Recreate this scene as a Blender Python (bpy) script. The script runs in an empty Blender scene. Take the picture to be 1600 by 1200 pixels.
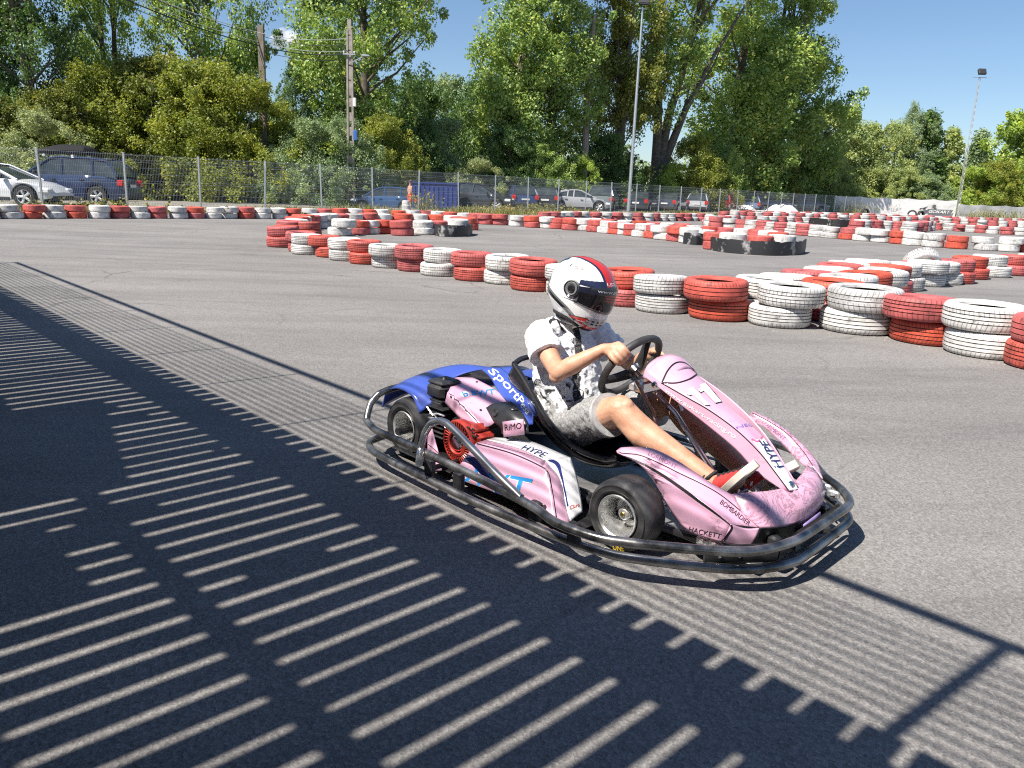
import bpy, math, random
import numpy as np
from mathutils import Vector, Matrix, noise
from mathutils.bvhtree import BVHTree
R_ = math.radians
SC = bpy.context.scene
COL = SC.collection
rng = random.Random(7)

# ------------------------------------------------------------------ camera
CAM_H, F_PX, PITCH, ROLL = 1.25, 1230.0, R_(13.9), R_(2.2)
_f = np.array([0, math.cos(PITCH), -math.sin(PITCH)])
_r0 = np.array([1.0, 0, 0]); _u0 = np.cross(_r0, _f)
_c, _s = math.cos(ROLL), math.sin(ROLL)
_r = _c * _r0 + _s * _u0; _u = -_s * _r0 + _c * _u0
CAMP = np.array([0, 0, CAM_H])
cam_d = bpy.data.cameras.new('camera'); cam = bpy.data.objects.new('camera', cam_d); COL.objects.link(cam)
cam_d.sensor_width = 36.0; cam_d.lens = F_PX / 1600 * 36; cam_d.clip_start = 0.05; cam_d.clip_end = 1500
cam.matrix_world = Matrix(((_r[0], _u[0], -_f[0], 0), (_r[1], _u[1], -_f[1], 0), (_r[2], _u[2], -_f[2], CAM_H), (0, 0, 0, 1)))
SC.camera = cam

# ------------------------------------------------------------------ light
SUN_K, SUN_PSI = 0.72, R_(38)            # shadow length per metre of height, shadow direction
wd = bpy.data.worlds.new('World'); SC.world = wd; wd.use_nodes = True
nt = wd.node_tree
sky = nt.nodes.new('ShaderNodeTexSky'); sky.sky_type = 'NISHITA'; sky.sun_disc = False
sky.sun_elevation = math.atan(1 / SUN_K); sky.sun_rotation = math.atan2(-math.cos(SUN_PSI), -math.sin(SUN_PSI))
sky.altitude = 300; sky.air_density = 1.0; sky.dust_density = 0.45; sky.ozone_density = 5.0
bg = nt.nodes['Background']; bg.inputs['Strength'].default_value = 0.075
nt.links.new(sky.outputs[0], bg.inputs[0])
sl = bpy.data.lights.new('sun', 'SUN'); sl.energy = 5.0; sl.angle = R_(0.5); sl.color = (1.0, 0.945, 0.86)
so = bpy.data.objects.new('sun', sl); COL.objects.link(so)
so.rotation_euler = Vector((SUN_K * math.cos(SUN_PSI), SUN_K * math.sin(SUN_PSI), -1)).to_track_quat('-Z', 'Y').to_euler()
so.location = (0, 0, 30)
SC.view_settings.view_transform = 'Standard'; SC.view_settings.look = 'None'
SC.view_settings.exposure = 0.82; SC.view_settings.gamma = 1; SC.view_settings.use_curve_mapping = False
SC.render.engine = 'CYCLES'
SC.cycles.use_denoising = False
SC.cycles.filter_width = 1.15
SC.cycles.sample_clamp_indirect = 4
SC.cycles.max_bounces = 8; SC.cycles.diffuse_bounces = 3; SC.cycles.transparent_max_bounces = 12
SC.cycles.caustics_reflective = False; SC.cycles.caustics_refractive = False

# ------------------------------------------------------------------ helpers
def ray(px, py):
    return _f + (px - 800) / F_PX * _r - (py - 600) / F_PX * _u
def up(px, py, z=0.0):                      # ground point seen at a photo pixel
    d = ray(px, py); return CAMP + (z - CAM_H) / d[2] * d
def at(px, depth, z=0.0):                   # point in the direction of a pixel column at a given depth
    d = ray(px, 310); p = d * (depth / d[1]); return Vector((p[0], p[1], z))

def tag(o, label=None, cat=None, group=None, kind=None):
    if label: o['label'] = label
    if cat: o['category'] = cat
    if group: o['group'] = group
    if kind: o['kind'] = kind
    return o
def empty(name, loc=(0, 0, 0), rz=0.0, label=None, cat=None, group=None):
    o = bpy.data.objects.new(name, None); COL.objects.link(o); o.empty_display_size = .1
    o.location = loc; o.rotation_euler = (0, 0, rz); return tag(o, label, cat, group)
def link(name, me, parent=None):
    o = bpy.data.objects.new(name, me); COL.objects.link(o)
    if parent: o.parent = parent
    return o
def mesh(name, v, f, mats, mi=None, smooth=True, sharp=35):
    me = bpy.data.meshes.new(name); me.from_pydata([tuple(map(float, p)) for p in v], [], f); 
    for m in (mats if isinstance(mats, (list, tuple)) else [mats]): me.materials.append(m)
    if mi is not None: me.polygons.foreach_set('material_index', mi)
    if smooth:
        me.polygons.foreach_set('use_smooth', [True] * len(me.polygons))
        if sharp: me.set_sharp_from_angle(angle=R_(sharp))
    me.update(); return me
def cr(pts, n):                              # Catmull-Rom resample
    P = [np.array(p, float) for p in pts]
    if len(P) < 3: return [P[0] + (P[-1] - P[0]) * t for t in np.linspace(0, 1, n + 1)]
    P = [2 * P[0] - P[1]] + P + [2 * P[-1] - P[-2]]; out = []
    for i in range(1, len(P) - 2):
        a, b, c, d = P[i - 1:i + 3]
        for k in range(n):
            t = k / n
            out.append(.5 * (2 * b + (c - a) * t + (2 * a - 5 * b + 4 * c - d) * t * t + (3 * b - a - 3 * c + d) * t ** 3))
    out.append(P[-2]); return out
class G:                                     # collects geometry for ONE mesh object
    def __init__(s): s.v = []; s.f = []; s.m = []
    def add(s, v, f, mi=0):
        b = len(s.v); s.v += [tuple(map(float, p)) for p in v]; s.f += [tuple(b + i for i in q) for q in f]; s.m += [mi] * len(f); return s
    def box(s, c, d, mi=0, rz=0, M=None):
        x, y, z = d[0] / 2, d[1] / 2, d[2] / 2
        P = [(-x, -y, -z), (x, -y, -z), (x, y, -z), (-x, y, -z), (-x, -y, z), (x, -y, z), (x, y, z), (-x, y, z)]
        if M is None: M = Matrix.Rotation(rz, 4, 'Z')
        P = [M @ Vector(p) + Vector(c) for p in P]
        return s.add(P, [(3, 2, 1, 0), (4, 5, 6, 7), (0, 1, 5, 4), (1, 2, 6, 5), (2, 3, 7, 6), (3, 0, 4, 7)], mi)
    def bbox(s, c, d, b=.006, mi=0, M=None):  # box with bevelled edges
        hx, hy, hz = d[0] / 2, d[1] / 2, d[2] / 2; v = []; 
        for z, i in ((-hz, b), (-hz + b, 0), (hz - b, 0), (hz, b)):
            x, y = hx - i, hy - i; k = min(b, x * .8, y * .8)
            v += [(x - k, -y, z), (x, -y + k, z), (x, y - k, z), (x - k, y, z), (-x + k, y, z), (-x, y - k, z), (-x, -y + k, z), (-x + k, -y, z)]
        if M is None: M = Matrix.Identity(4)
        v = [M @ Vector(p) + Vector(c) for p in v]
        f = [tuple(range(7, -1, -1)), tuple(range(24, 32))]
        for k in range(3):
            f += [(k * 8 + i, k * 8 + (i + 1) % 8, k * 8 + 8 + (i + 1) % 8, k * 8 + 8 + i) for i in range(8)]
        return s.add(v, f, mi)
    def tube(s, pts, r, seg=10, mi=0, cap=True, closed=False, ell=None):
        P = [Vector(p) for p in pts]; n = len(P); v = []; f = []
        rr = r if isinstance(r, (list, tuple)) else [r] * n
        N = None
        for i in range(n):
            t = (P[(i + 1) % n] - P[i - 1]) if closed else (P[min(i + 1, n - 1)] - P[max(i - 1, 0)])
            if t.length < 1e-9: t = Vector((0, 0, 1))
            t.normalize()
            if N is None:
                N = Vector((0, 0, 1)) if abs(t.z) < .9 else Vector((1, 0, 0))
            N = (N - t * N.dot(t))
            if N.length < 1e-6: N = t.orthogonal()
            N.normalize(); B = t.cross(N)
            e = ell if ell else (1, 1)
            for k in range(seg):
                a = 2 * math.pi * k / seg
                v.append(P[i] + (N * math.cos(a) * e[0] + B * math.sin(a) * e[1]) * rr[i])
        m = n if closed else n - 1
        for i in range(m):
            j = (i + 1) % n
            f += [(i * seg + k, i * seg + (k + 1) % seg, j * seg + (k + 1) % seg, j * seg + k) for k in range(seg)]
        if cap and not closed: f += [tuple(range(seg - 1, -1, -1)), tuple((n - 1) * seg + k for k in range(seg))]
        return s.add(v, f, mi)
    def lathe(s, prof, c=(0, 0, 0), axis='Z', seg=32, mi=0, closed=False, mis=None):
        v = []; f = []; n = len(prof); m = []
        for k in range(seg):
            a = 2 * math.pi * k / seg; ca, sa = math.cos(a), math.sin(a)
            for r, h in prof:
                p = (r * ca, r * sa, h) if axis == 'Z' else ((r * ca, h, r * sa) if axis == 'Y' else (h, r * ca, r * sa))
                v.append((p[0] + c[0], p[1] + c[1], p[2] + c[2]))
        q = n if closed else n - 1
        for k in range(seg):
            k2 = (k + 1) % seg
            for i in range(q):
                j = (i + 1) % n
                fc = (k * n + i, k2 * n + i, k2 * n + j, k * n + j)
                f.append(fc if axis != 'Y' else fc[::-1]); m.append(mis[i] if mis else mi)
        b = len(s.m); s.add(v, f, mi); s.m[b:] = m; return s
    def build(s, name, mats, parent=None, smooth=True, sharp=35):
        return link(name, mesh(name, s.v, s.f, mats, s.m, smooth, sharp), parent)

# ------------------------------------------------------------------ materials
def nodes(name):
    m = bpy.data.materials.new(name); m.use_nodes = True; t = m.node_tree
    return m, t, t.nodes['Principled BSDF'], t.nodes['Material Output']
def N(t, typ, **kw):
    n = t.nodes.new('ShaderNode' + typ)
    for k, v in kw.items():
        if k.startswith('i_'): n.inputs[k[2:].replace('_', ' ')].default_value = v
        else: setattr(n, k, v)
    return n
def ramp(t, src, stops):
    r = t.nodes.new('ShaderNodeValToRGB'); e = r.color_ramp.elements
    while len(e) > len(stops): e.remove(e[-1])
    while len(e) < len(stops): e.new(1)
    for el, (p, c) in zip(e, stops):
        el.position = p; el.color = (c, c, c, 1) if isinstance(c, (int, float)) else (*c, 1)
    t.links.new(src, r.inputs[0]); return r
def mix(t, fac, a, b, mode='MIX'):
    n = t.nodes.new('ShaderNodeMix'); n.data_type = 'RGBA'; n.blend_type = mode
    for k, v in ((0, fac), (6, a), (7, b)):
        s = n.inputs[k]
        if hasattr(v, 'is_output'): t.links.new(v, s)
        elif isinstance(v, (int, float)): s.default_value = v if k == 0 else (v, v, v, 1)
        else: s.default_value = (*v, 1)
    return n.outputs[2]
def bump(t, b, h, strength=.3, dist=.01):
    n = N(t, 'Bump'); n.inputs['Strength'].default_value = strength; n.inputs['Distance'].default_value = dist
    t.links.new(h, n.inputs['Height']); t.links.new(n.outputs[0], b.inputs['Normal']); return n
def pbr(name, c, c2=None, rough=.5, metal=0, scale=8, lo=.35, hi=.65, bs=0, bscale=None, bd=.005, coat=0, detail=4, rvar=0, spec=None):
    m, t, b, o = nodes(name)
    b.inputs['Roughness'].default_value = rough; b.inputs['Metallic'].default_value = metal
    if coat: b.inputs['Coat Weight'].default_value = coat; b.inputs['Coat Roughness'].default_value = .06
    if spec is not None: b.inputs['Specular IOR Level'].default_value = spec
    b.inputs['Base Color'].default_value = (*c, 1)
    tc = N(t, 'TexCoord')
    if c2:
        nz = N(t, 'TexNoise', i_Scale=scale, i_Detail=detail, i_Roughness=.6); t.links.new(tc.outputs['Object'], nz.inputs['Vector'])
        r = ramp(t, nz.outputs[0], [(lo, c), (hi, c2)]); t.links.new(r.outputs[0], b.inputs['Base Color'])
        if rvar:
            rr = ramp(t, nz.outputs[0], [(lo, max(0, rough - rvar)), (hi, min(1, rough + rvar))]); t.links.new(rr.outputs[0], b.inputs['Roughness'])
    if bs:
        nb = N(t, 'TexNoise', i_Scale=bscale or scale * 4, i_Detail=5); t.links.new(tc.outputs['Object'], nb.inputs['Vector'])
        bump(t, b, nb.outputs[0], bs, bd)
    return m

def wvv(t, P):
    n = N(t, 'TexNoise', i_Scale=.5, i_Detail=3); t.links.new(P, n.inputs['Vector']); return n.outputs['Color']
def asphalt():
    m, t, b, o = nodes('asphalt'); L = t.links.new
    tc = N(t, 'TexCoord'); P = tc.outputs['Object']
    big = N(t, 'TexNoise', i_Scale=.35, i_Detail=5, i_Roughness=.6); L(P, big.inputs['Vector'])
    # long streaks along the racing direction
    mp = N(t, 'Mapping'); mp.inputs['Rotation'].default_value = (0, 0, R_(62)); mp.inputs['Scale'].default_value = (.35, 1.9, 1); L(P, mp.inputs['Vector'])
    st = N(t, 'TexNoise', i_Scale=1.1, i_Detail=6, i_Roughness=.62, i_Distortion=.5); L(mp.outputs[0], st.inputs['Vector'])
    v1 = N(t, 'TexVoronoi', i_Scale=105); L(P, v1.inputs['Vector'])
    v2 = N(t, 'TexVoronoi', i_Scale=240); L(P, v2.inputs['Vector'])
    fine = N(t, 'TexNoise', i_Scale=60, i_Detail=6, i_Roughness=.7); L(P, fine.inputs['Vector'])
    c = ramp(t, big.outputs[0], [(.3, (.172, .163, .156)), (.7, (.238, .226, .216))]).outputs[0]
    c = mix(t, .5, c, ramp(t, st.outputs[0], [(.28, .62), (.5, 1.0), (.72, 1.14)]).outputs[0], 'MULTIPLY')
    bw = N(t, 'RGBToBW'); L(v1.outputs['Color'], bw.inputs[0])
    c = mix(t, .42, c, ramp(t, bw.outputs[0], [(.12, .45), (.5, .95), (.86, 1.5)]).outputs[0], 'MULTIPLY')
    bw2 = N(t, 'RGBToBW'); L(v2.outputs['Color'], bw2.inputs[0])
    c = mix(t, .35, c, ramp(t, bw2.outputs[0], [(.2, .6), (.8, 1.4)]).outputs[0], 'MULTIPLY')
    # dark tar pits between stones
    c = mix(t, .5, c, ramp(t, fine.outputs[0], [(.33, .38), (.47, 1.0)]).outputs[0], 'MULTIPLY')
    # stains
    sn = N(t, 'TexNoise', i_Scale=.9, i_Detail=8, i_Roughness=.7); 
    mp2 = N(t, 'Mapping'); mp2.inputs['Location'].default_value = (13, 5, 2); L(P, mp2.inputs['Vector']); L(mp2.outputs[0], sn.inputs['Vector'])
    c = mix(t, .5, c, ramp(t, sn.outputs[0], [(.25, .55), (.4, 1.0)]).outputs[0], 'MULTIPLY')
    # broad curved rubber lines left by the karts
    sxp = N(t, 'SeparateXYZ'); L(P, sxp.inputs[0]); vd = N(t, 'VectorMath', operation='DISTANCE'); L(mix(t, .02, P, wvv(t, P), 'ADD'), vd.inputs[0]); vd.inputs[1].default_value = (-9, 46, 0)
    wr = N(t, 'TexNoise', noise_dimensions='1D', i_Scale=1.15, i_Detail=7, i_Roughness=.68); L(vd.outputs['Value'], wr.inputs['W'])
    c = mix(t, .35, c, ramp(t, wr.outputs[0], [(.30, .62), (.47, 1.0), (.7, 1.08)]).outputs[0], 'MULTIPLY')
    # thin cracks
    vc = N(t, 'TexVoronoi', i_Scale=.33, feature='DISTANCE_TO_EDGE'); 
    wv = N(t, 'TexNoise', i_Scale=1.4, i_Detail=5); L(P, wv.inputs['Vector'])
    L(mix(t, .22, P, wv.outputs['Color'], 'LINEAR_LIGHT'), vc.inputs['Vector'])
    ck = ramp(t, vc.outputs['Distance'], [(.002, .35), (.006, 1.0)]).outputs[0]
    c = mix(t, ramp(t, big.outputs[0], [(.5, 0), (.6, .7)]).outputs[0], c, mix(t, 1, c, ck, 'MULTIPLY'))
    L(c, b.inputs['Base Color']); b.inputs['Roughness'].default_value = .82; b.inputs['Specular IOR Level'].default_value = .35
    h = mix(t, .5, v1.outputs['Distance'], fine.outputs[0])
    bump(t, b, h, .75, .006)
    return m
M_ASPH = asphalt()

def tyre_mat(name, paint, seedz, chip=.36, under=(.02, .02, .021), fade=None):
    m, t, b, o = nodes(name); L = t.links.new
    tc = N(t, 'TexCoord'); P = tc.outputs['Object']
    oi = N(t, 'ObjectInfo')
    sx = N(t, 'SeparateXYZ'); L(P, sx.inputs[0])
    def mth(op, a, bb=None):
        n = N(t, 'Math', operation=op)
        for i, q in enumerate((a, bb)):
            if q is None: continue
            if isinstance(q, (int, float)): n.inputs[i].default_value = q
            else: L(q, n.inputs[i])
        return n.outputs[0]
    ang = mth('ARCTAN2', sx.outputs[1], sx.outputs[0])
    rad = mth('SQRT', mth('ADD', mth('MULTIPLY', sx.outputs[0], sx.outputs[0]), mth('MULTIPLY', sx.outputs[1], sx.outputs[1])))
    az = mth('ABSOLUTE', sx.outputs[2])
    # lateral grooves: slanted lines around the tread, pitch differs from tyre to tyre
    cnt = mth('ADD', 44, mth('FLOOR', mth('MULTIPLY', oi.outputs['Random'], 16)))
    slant = mth('MULTIPLY', mth('SUBTRACT', oi.outputs['Random'], .35), 55)
    ph = mth('ADD', mth('MULTIPLY', ang, cnt), mth('MULTIPLY', az, mth('MULTIPLY', slant, 2.2)))
    w = mth('SINE', ph)
    tread = mth('MULTIPLY', mth('GREATER_THAN', rad, .277), mth('GREATER_THAN', az, mth('ADD', .018, mth('MULTIPLY', .038, mth('GREATER_THAN', mth('FRACT', mth('MULTIPLY', oi.outputs['Random'], 7.31)), .45)))))
    gro = mth('MULTIPLY', mth('GREATER_THAN', w, .84), tread)
    # offset noise per object
    cmb = N(t, 'CombineXYZ'); 
    for i in range(3): L(mth('MULTIPLY', oi.outputs['Random'], 37 + 11 * i), cmb.inputs[i])
    va = N(t, 'VectorMath', operation='ADD'); L(P, va.inputs[0]); L(cmb.outputs[0], va.inputs[1]); Q = va.outputs[0]
    nz = N(t, 'TexNoise', i_Scale=11, i_Detail=8, i_Roughness=.72); L(Q, nz.inputs['Vector'])
    n2 = N(t, 'TexNoise', i_Scale=3.2, i_Detail=3); L(Q, n2.inputs['Vector'])
    hs = N(t, 'HueSaturation'); hs.inputs['Color'].default_value = (*paint, 1)
    L(mth('ADD', .490, mth('MULTIPLY', oi.outputs['Random'], .016)), hs.inputs['Hue'])
    L(mth('ADD', .82, mth('MULTIPLY', oi.outputs['Random'], .22)), hs.inputs['Saturation'])
    L(mth('ADD', .84, mth('MULTIPLY', oi.outputs['Random'], .22)), hs.inputs['Value'])
    c = hs.outputs[0]
    n5 = N(t, 'TexNoise', i_Scale=5, i_Detail=6, i_Roughness=.65); L(Q, n5.inputs['Vector']); fd = ramp(t, n5.outputs[0], [(.45, 0), (.72, .42)]); c = mix(t, fd.outputs[0], c, fade or tuple(min(.8, q * 1.08 + .07) for q in paint))
    c = mix(t, .75, c, ramp(t, n2.outputs[0], [(.3, .62), (.6, 1.05)]).outputs[0], 'MULTIPLY')
    grime = ramp(t, nz.outputs[0], [(.36, .50), (.56, 1.0)]).outputs[0]
    c = mix(t, .7, c, grime, 'MULTIPLY')
    n4 = N(t, 'TexNoise', i_Scale=34, i_Detail=5); L(Q, n4.inputs['Vector']); c = mix(t, .5, c, ramp(t, n4.outputs[0], [(.30, .55), (.48, 1.0)]).outputs[0], 'MULTIPLY')
    n6 = N(t, 'TexNoise', i_Scale=7, i_Detail=9, i_Roughness=.78, i_Distortion=.8); L(Q, n6.inputs['Vector']); c = mix(t, ramp(t, n6.outputs[0], [(.58, 0), (.64, .75)]).outputs[0], c, tuple(.22 * q + .03 for q in paint))
    worn = ramp(t, nz.outputs[0], [(chip - .05, 1.0), (chip + .02, 0.0)]).outputs[0]
    c = mix(t, mth('MULTIPLY', gro, .50), c, under)
    c = mix(t, worn, c, (.055, .052, .05))
    L(c, b.inputs['Base Color']); b.inputs['Roughness'].default_value = .62
    hh = mth('ADD', mth('MULTIPLY', gro, -1.0), mth('MULTIPLY', nz.outputs[0], .35))
    bump(t, b, hh, .8, .005)
    return m
RED, WHITE = (.60, .085, .058), (.74, .72, .68)
M_TR = tyre_mat('painted_red_rubber', RED, 0, .37, under=(.06, .012, .009))
M_TW = tyre_mat('painted_white_rubber', WHITE, 1, .36, under=(.03, .03, .03))
M_TB = tyre_mat('bare_rubber', (.05, .05, .05), 2, .2)
M_TG = pbr('tyre_groove', (.05, .016, .012), (.24, .04, .025), .8, scale=30)
M_TGW = pbr('tyre_groove_white', (.06, .06, .06), (.34, .33, .31), .8, scale=30)
M_TIN = pbr('tyre_inside', (.018, .018, .018), (.05, .05, .05), .85, scale=9)
M_BLACK = pbr('black_plastic', (.018, .018, .02), (.03, .03, .032), .38, scale=20)
M_RUBBER = pbr('kart_tyre_rubber', (.024, .024, .026), (.062, .06, .06), .5, scale=9, bs=.15, bscale=90)
M_STEEL = pbr('galvanised_steel', (.55, .56, .57), (.68, .69, .70), .42, .85, scale=14)
M_ALU = pbr('cast_aluminium', (.70, .70, .69), (.82, .82, .81), .42, .85, scale=22, rvar=.1)
M_CONC = pbr('concrete', (.24, .21, .175), (.36, .325, .28), .85, scale=6, bs=.3)
M_WOOD = pbr('deck_timber', (.20, .14, .09), (.30, .22, .15), .75, scale=5)
M_TARPW = pbr('white_tarp', (.70, .68, .65), (.80, .78, .75), .55, scale=1.2, bs=.35, bscale=2.2, bd=.08)
M_TARPG = pbr('grey_tarp', (.40, .40, .39), (.52, .52, .50), .6, scale=.9, bs=.35, bscale=2, bd=.08)
# ------------------------------------------------------------------ terrace whose slatted shadow falls on the track
KV = SUN_K * math.sin(SUN_PSI + R_(46.5)); ZD = 2.6
terr = empty('terrace', (0, 0, 0), -R_(46.5), 'raised timber terrace with gapped floor boards and thin cable railing', 'terrace')
g = G(); rt = random.Random(3); x = -2.06 - .126 * 87
while x < 4.2:
    gap = rt.choice([.026, .028, .024, .027, .025, .022, .010])
    w = .126 - gap; x0 = x + gap / 2
    g = G(); g.box((0, 0, 0), (w, 3.6, .025)); o = g.build('plank', M_WOOD, terr, smooth=False); o.location = (x0 + w / 2, -1.83, ZD - .0125); x += .126
g = G()
for y1, y2, zb in ((-.222, -.1155, 2.375), (-1.024, -.9955, 2.475), (-1.627, -1.5985, 2.475), (-2.23, -2.20, 2.475), (-2.83, -2.8, 2.475), (-3.5, -3.4, 2.375)):
    g = G(); g.box((-4.4, (y1 + y2) / 2, (zb + ZD - .027) / 2), (17.2, y2 - y1, ZD - .027 - zb)); g.build('joist', M_WOOD, terr, smooth=False)
g = G()                                         # unseen sheets added to block the sun through the floor gaps
for P in ([(-4.9, -.583), (-4.9, -3.5), (-3.5, -3.5), (-3.5, -.893)], [(-3.2, -1.27), (-3.2, -3.5), (-2.64, -3.5), (-2.64, -1.27)], [(-1.72, -1.75), (-1.72, -3.4), (-.9, -3.4), (-.9, -1.75)]):
    g.add([(x, y, ZD + q) for q in (.001, .011) for x, y in P], [(3, 2, 1, 0), (4, 5, 6, 7), (0, 1, 5, 4), (1, 2, 6, 5), (2, 3, 7, 6), (3, 0, 4, 7)])
g.build('gap_blocker', M_BLACK, terr, smooth=False)
g = G(); rd = random.Random(8)  # small unseen blocks added to interrupt the light strips on the track
for i in range(46): g.box((-2.06 + .126 * rd.randint(-40, 20), rd.uniform(-3.2, -.15), ZD + .012), (.05, rd.choice([.03, .05, .08, .16, .3]), .02))
g.build('strip_breaker', M_WOOD, terr, smooth=False)
g = G(); k = 0; x = -3.88 - 1.05 * 8
xs = [-3.88 + 1.05 * n for n in range(-8, 8)] + [-13.0]
for xx in xs:
    w = .042 if abs(xx + .73) < .05 or xx == -13.0 else .013
    g = G(); g.box((0, 0, 0), (w, w, 3.52 - ZD)); o = g.build('railing_post', M_STEEL, terr, smooth=False); o.location = (xx, -.034, (ZD + 3.52) / 2 + .004)
g = G()
for i in range(10):
    z = ZD + .062 + i * .076
    g = G(); g.tube([(-13, -.034, z), (4.2, -.034, z)], .0062, 6); g.build('cable', M_STEEL, terr)
    g = G(); g.tube([(-13, -.034, z), (-13, -3.5, z)], .0062, 6); g.build('cable', M_STEEL, terr)
g = G(); g.box((-4.4, -.034, 3.55), (17.3, .040, .034)); g.box((-13, -1.8, 3.55), (.05, 3.4, .048)); g.build('handrail', M_STEEL, terr, smooth=False)
g = G()
for xx in (-12.6, -8, -3.5, 1.5): g = G(); g.box((0, 0, 0), (.14, .14, 2.36)); o = g.build('support_post', M_WOOD, terr, smooth=False); o.location = (xx, -3.3, 1.18)
g = G(); g.box((-4.4, -3.7, 1.28), (17.2, .1, 2.56)); g.build('sky_blocker', M_WOOD, terr, smooth=False)  # unseen wall added to cut sky light and deepen the shade

# ------------------------------------------------------------------ ground
g = G(); S = 480
n = 24
g.add([(-S, -S, 0), (S, -S, 0), (S, S, 0), (-S, S, 0)], [(0, 1, 2, 3)])
gm = g.build('ground', pbr('dry_soil', (.13, .11, .075), (.20, .175, .12), .95, scale=.6, bs=.4), smooth=False); tag(gm, 'dry soil and grass land around the kart track', kind='structure')
gm.location.z = -.012
# fence line on the ground plan, used for the edge of the track
FL = [(-22.5, 18.2), (-14.9, 25.1), (-3.84, 37.4), (5.4, 48.2), (18.5, 62.2), (29.5, 75.5), (34.5, 81.0), (48.5, 81.5), (75, 82)]
g = G()
pts = [(-60, -25), (70, -25), (75, 81.3)] + [(x + .35, y - .75) for x, y in FL[-2::-1]] + [(-60, 0)]
g.add([(x, y, 0) for x, y in pts], [tuple(range(len(pts)))])
tr = g.build('asphalt_track', M_ASPH, smooth=False); tag(tr, 'grey worn asphalt of the kart track', kind='structure')
# car park beyond the fence
M_LOT = pbr('car_park_gravel', (.17, .155, .13), (.26, .24, .21), .95, scale=3, bs=.4)
g = G()
P2 = [(x - .2, y + .6) for x, y in FL]; P3 = [(x - 7.5, y + 8.5) for x, y in FL]
v = [(x, y, .10) for x, y in P2] + [(x, y, .06) for x, y in P3]; k = len(FL)
g.add(v, [(i, i + 1, k + i + 1, k + i) for i in range(k - 1)])
P1 = [(x + .1, y - .55) for x, y in FL]
v = [(x, y, -.01) for x, y in P1] + [(x, y, .10) for x, y in P2]
g.add(v, [(i, i + 1, k + i + 1, k + i) for i in range(k - 1)])
tag(g.build('car_park', M_LOT, smooth=False), 'gravel car park strip behind the mesh fence', kind='structure')

# ------------------------------------------------------------------ grass and weeds along the fence
LEAFGAIN = 1.34
def leafmat(name, cols, trans=.35, rough=.5, spec=.4):
    m, t, b, o = nodes(name); L = t.links.new; cols = [tuple(q * LEAFGAIN for q in c) for c in cols]
    ge = N(t, 'NewGeometry')
    r = ramp(t, ge.outputs['Random Per Island'], [(i / max(1, len(cols) - 1), c) for i, c in enumerate(cols)])
    tc0 = N(t, 'TexCoord'); cn = N(t, 'TexNoise', i_Scale=.75, i_Detail=4, i_Roughness=.6); L(tc0.outputs['Object'], cn.inputs['Vector'])
    col = mix(t, 1, r.outputs[0], ramp(t, cn.outputs[0], [(.32, (.62, .70, .62)), (.5, (1, 1, 1)), (.68, (1.42, 1.28, 1.0))]).outputs[0], 'MULTIPLY')
    L(col, b.inputs['Base Color']); b.inputs['Roughness'].default_value = rough; b.inputs['Specular IOR Level'].default_value = spec
    tr = N(t, 'BsdfTranslucent'); tc = mix(t, 1, col, (1.25, 1.3, .5), 'MULTIPLY'); L(tc, tr.inputs[0])
    ms = N(t, 'MixShader'); ms.inputs[0].default_value = trans
    L(b.outputs[0], ms.inputs[1]); L(tr.outputs[0], ms.inputs[2]); L(ms.outputs[0], o.inputs['Surface'])
    return m
M_GRASS = leafmat('dry_grass', [(.10, .13, .03), (.20, .19, .06), (.32, .27, .12), (.09, .12, .03)], .3)
def np_mesh(name, V, F4, mats, mi=None):
    me = bpy.data.meshes.new(name); nv, nf = len(V), len(F4); k = F4.shape[1]
    me.vertices.add(nv); me.vertices.foreach_set('co', np.ascontiguousarray(V, dtype=np.float32).ravel())
    me.loops.add(nf * k); me.polygons.add(nf)
    me.loops.foreach_set('vertex_index', np.ascontiguousarray(F4, dtype=np.int32).ravel())
    me.polygons.foreach_set('loop_start', np.arange(0, nf * k, k, dtype=np.int32))
    for m in mats: me.materials.append(m)
    if mi is not None: me.polygons.foreach_set('material_index', mi.astype(np.int32))
    me.update(calc_edges=True); return me
def along(path, ts):
    P = np.array(path, float); seg = np.linalg.norm(np.diff(P, axis=0), axis=1); cum = np.concatenate([[0], np.cumsum(seg)])
    d = ts * cum[-1]; i = np.clip(np.searchsorted(cum, d) - 1, 0, len(seg) - 1)
    f = ((d - cum[i]) / seg[i])[:, None]; return P[i] * (1 - f) + P[i + 1] * f, cum[-1]
def blades(base, h, w, rs):
    n = len(base); a = rs.uniform(0, 2 * np.pi, n); lean = rs.normal(0, .35, (n, 2)) * h[:, None]
    d = np.stack([np.cos(a), np.sin(a), np.zeros(n)], 1) * (w[:, None] / 2)
    mid = base + np.concatenate([lean * .35, (h * .6)[:, None]], 1); top = base + np.concatenate([lean, h[:, None]], 1)
    V = np.stack([base - d, base + d, mid + d * .8, mid - d * .8, top + d * .1, top - d * .1], 1).reshape(-1, 3)
    o = np.arange(n)[:, None] * 6
    return V, np.concatenate([o + np.array([[0, 1, 2, 3]]), o + np.array([[3, 2, 4, 5]])])
rs = np.random.RandomState(5)
n = 15000; p, _ = along(FL, rs.beta(1, 1.3, n) * .86)
cl = np.array([noise.noise((x * .35, y * .35, 1.7)) for x, y in p]) 
h = np.clip(.10 + .30 * np.clip(cl + .25, 0, 1) * rs.uniform(.4, 1.5, n), .06, .9)
base = np.c_[p[:, 0] + rs.normal(.15, .5, n), p[:, 1] + rs.normal(-.1, .5, n), np.full(n, .0)]
V, F = blades(base, h, np.full(n, .035), rs)
tag(link('grass', np_mesh('grass', V, F, [M_GRASS])), 'dry grass and weeds growing along the foot of the fence', kind='stuff')

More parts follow.
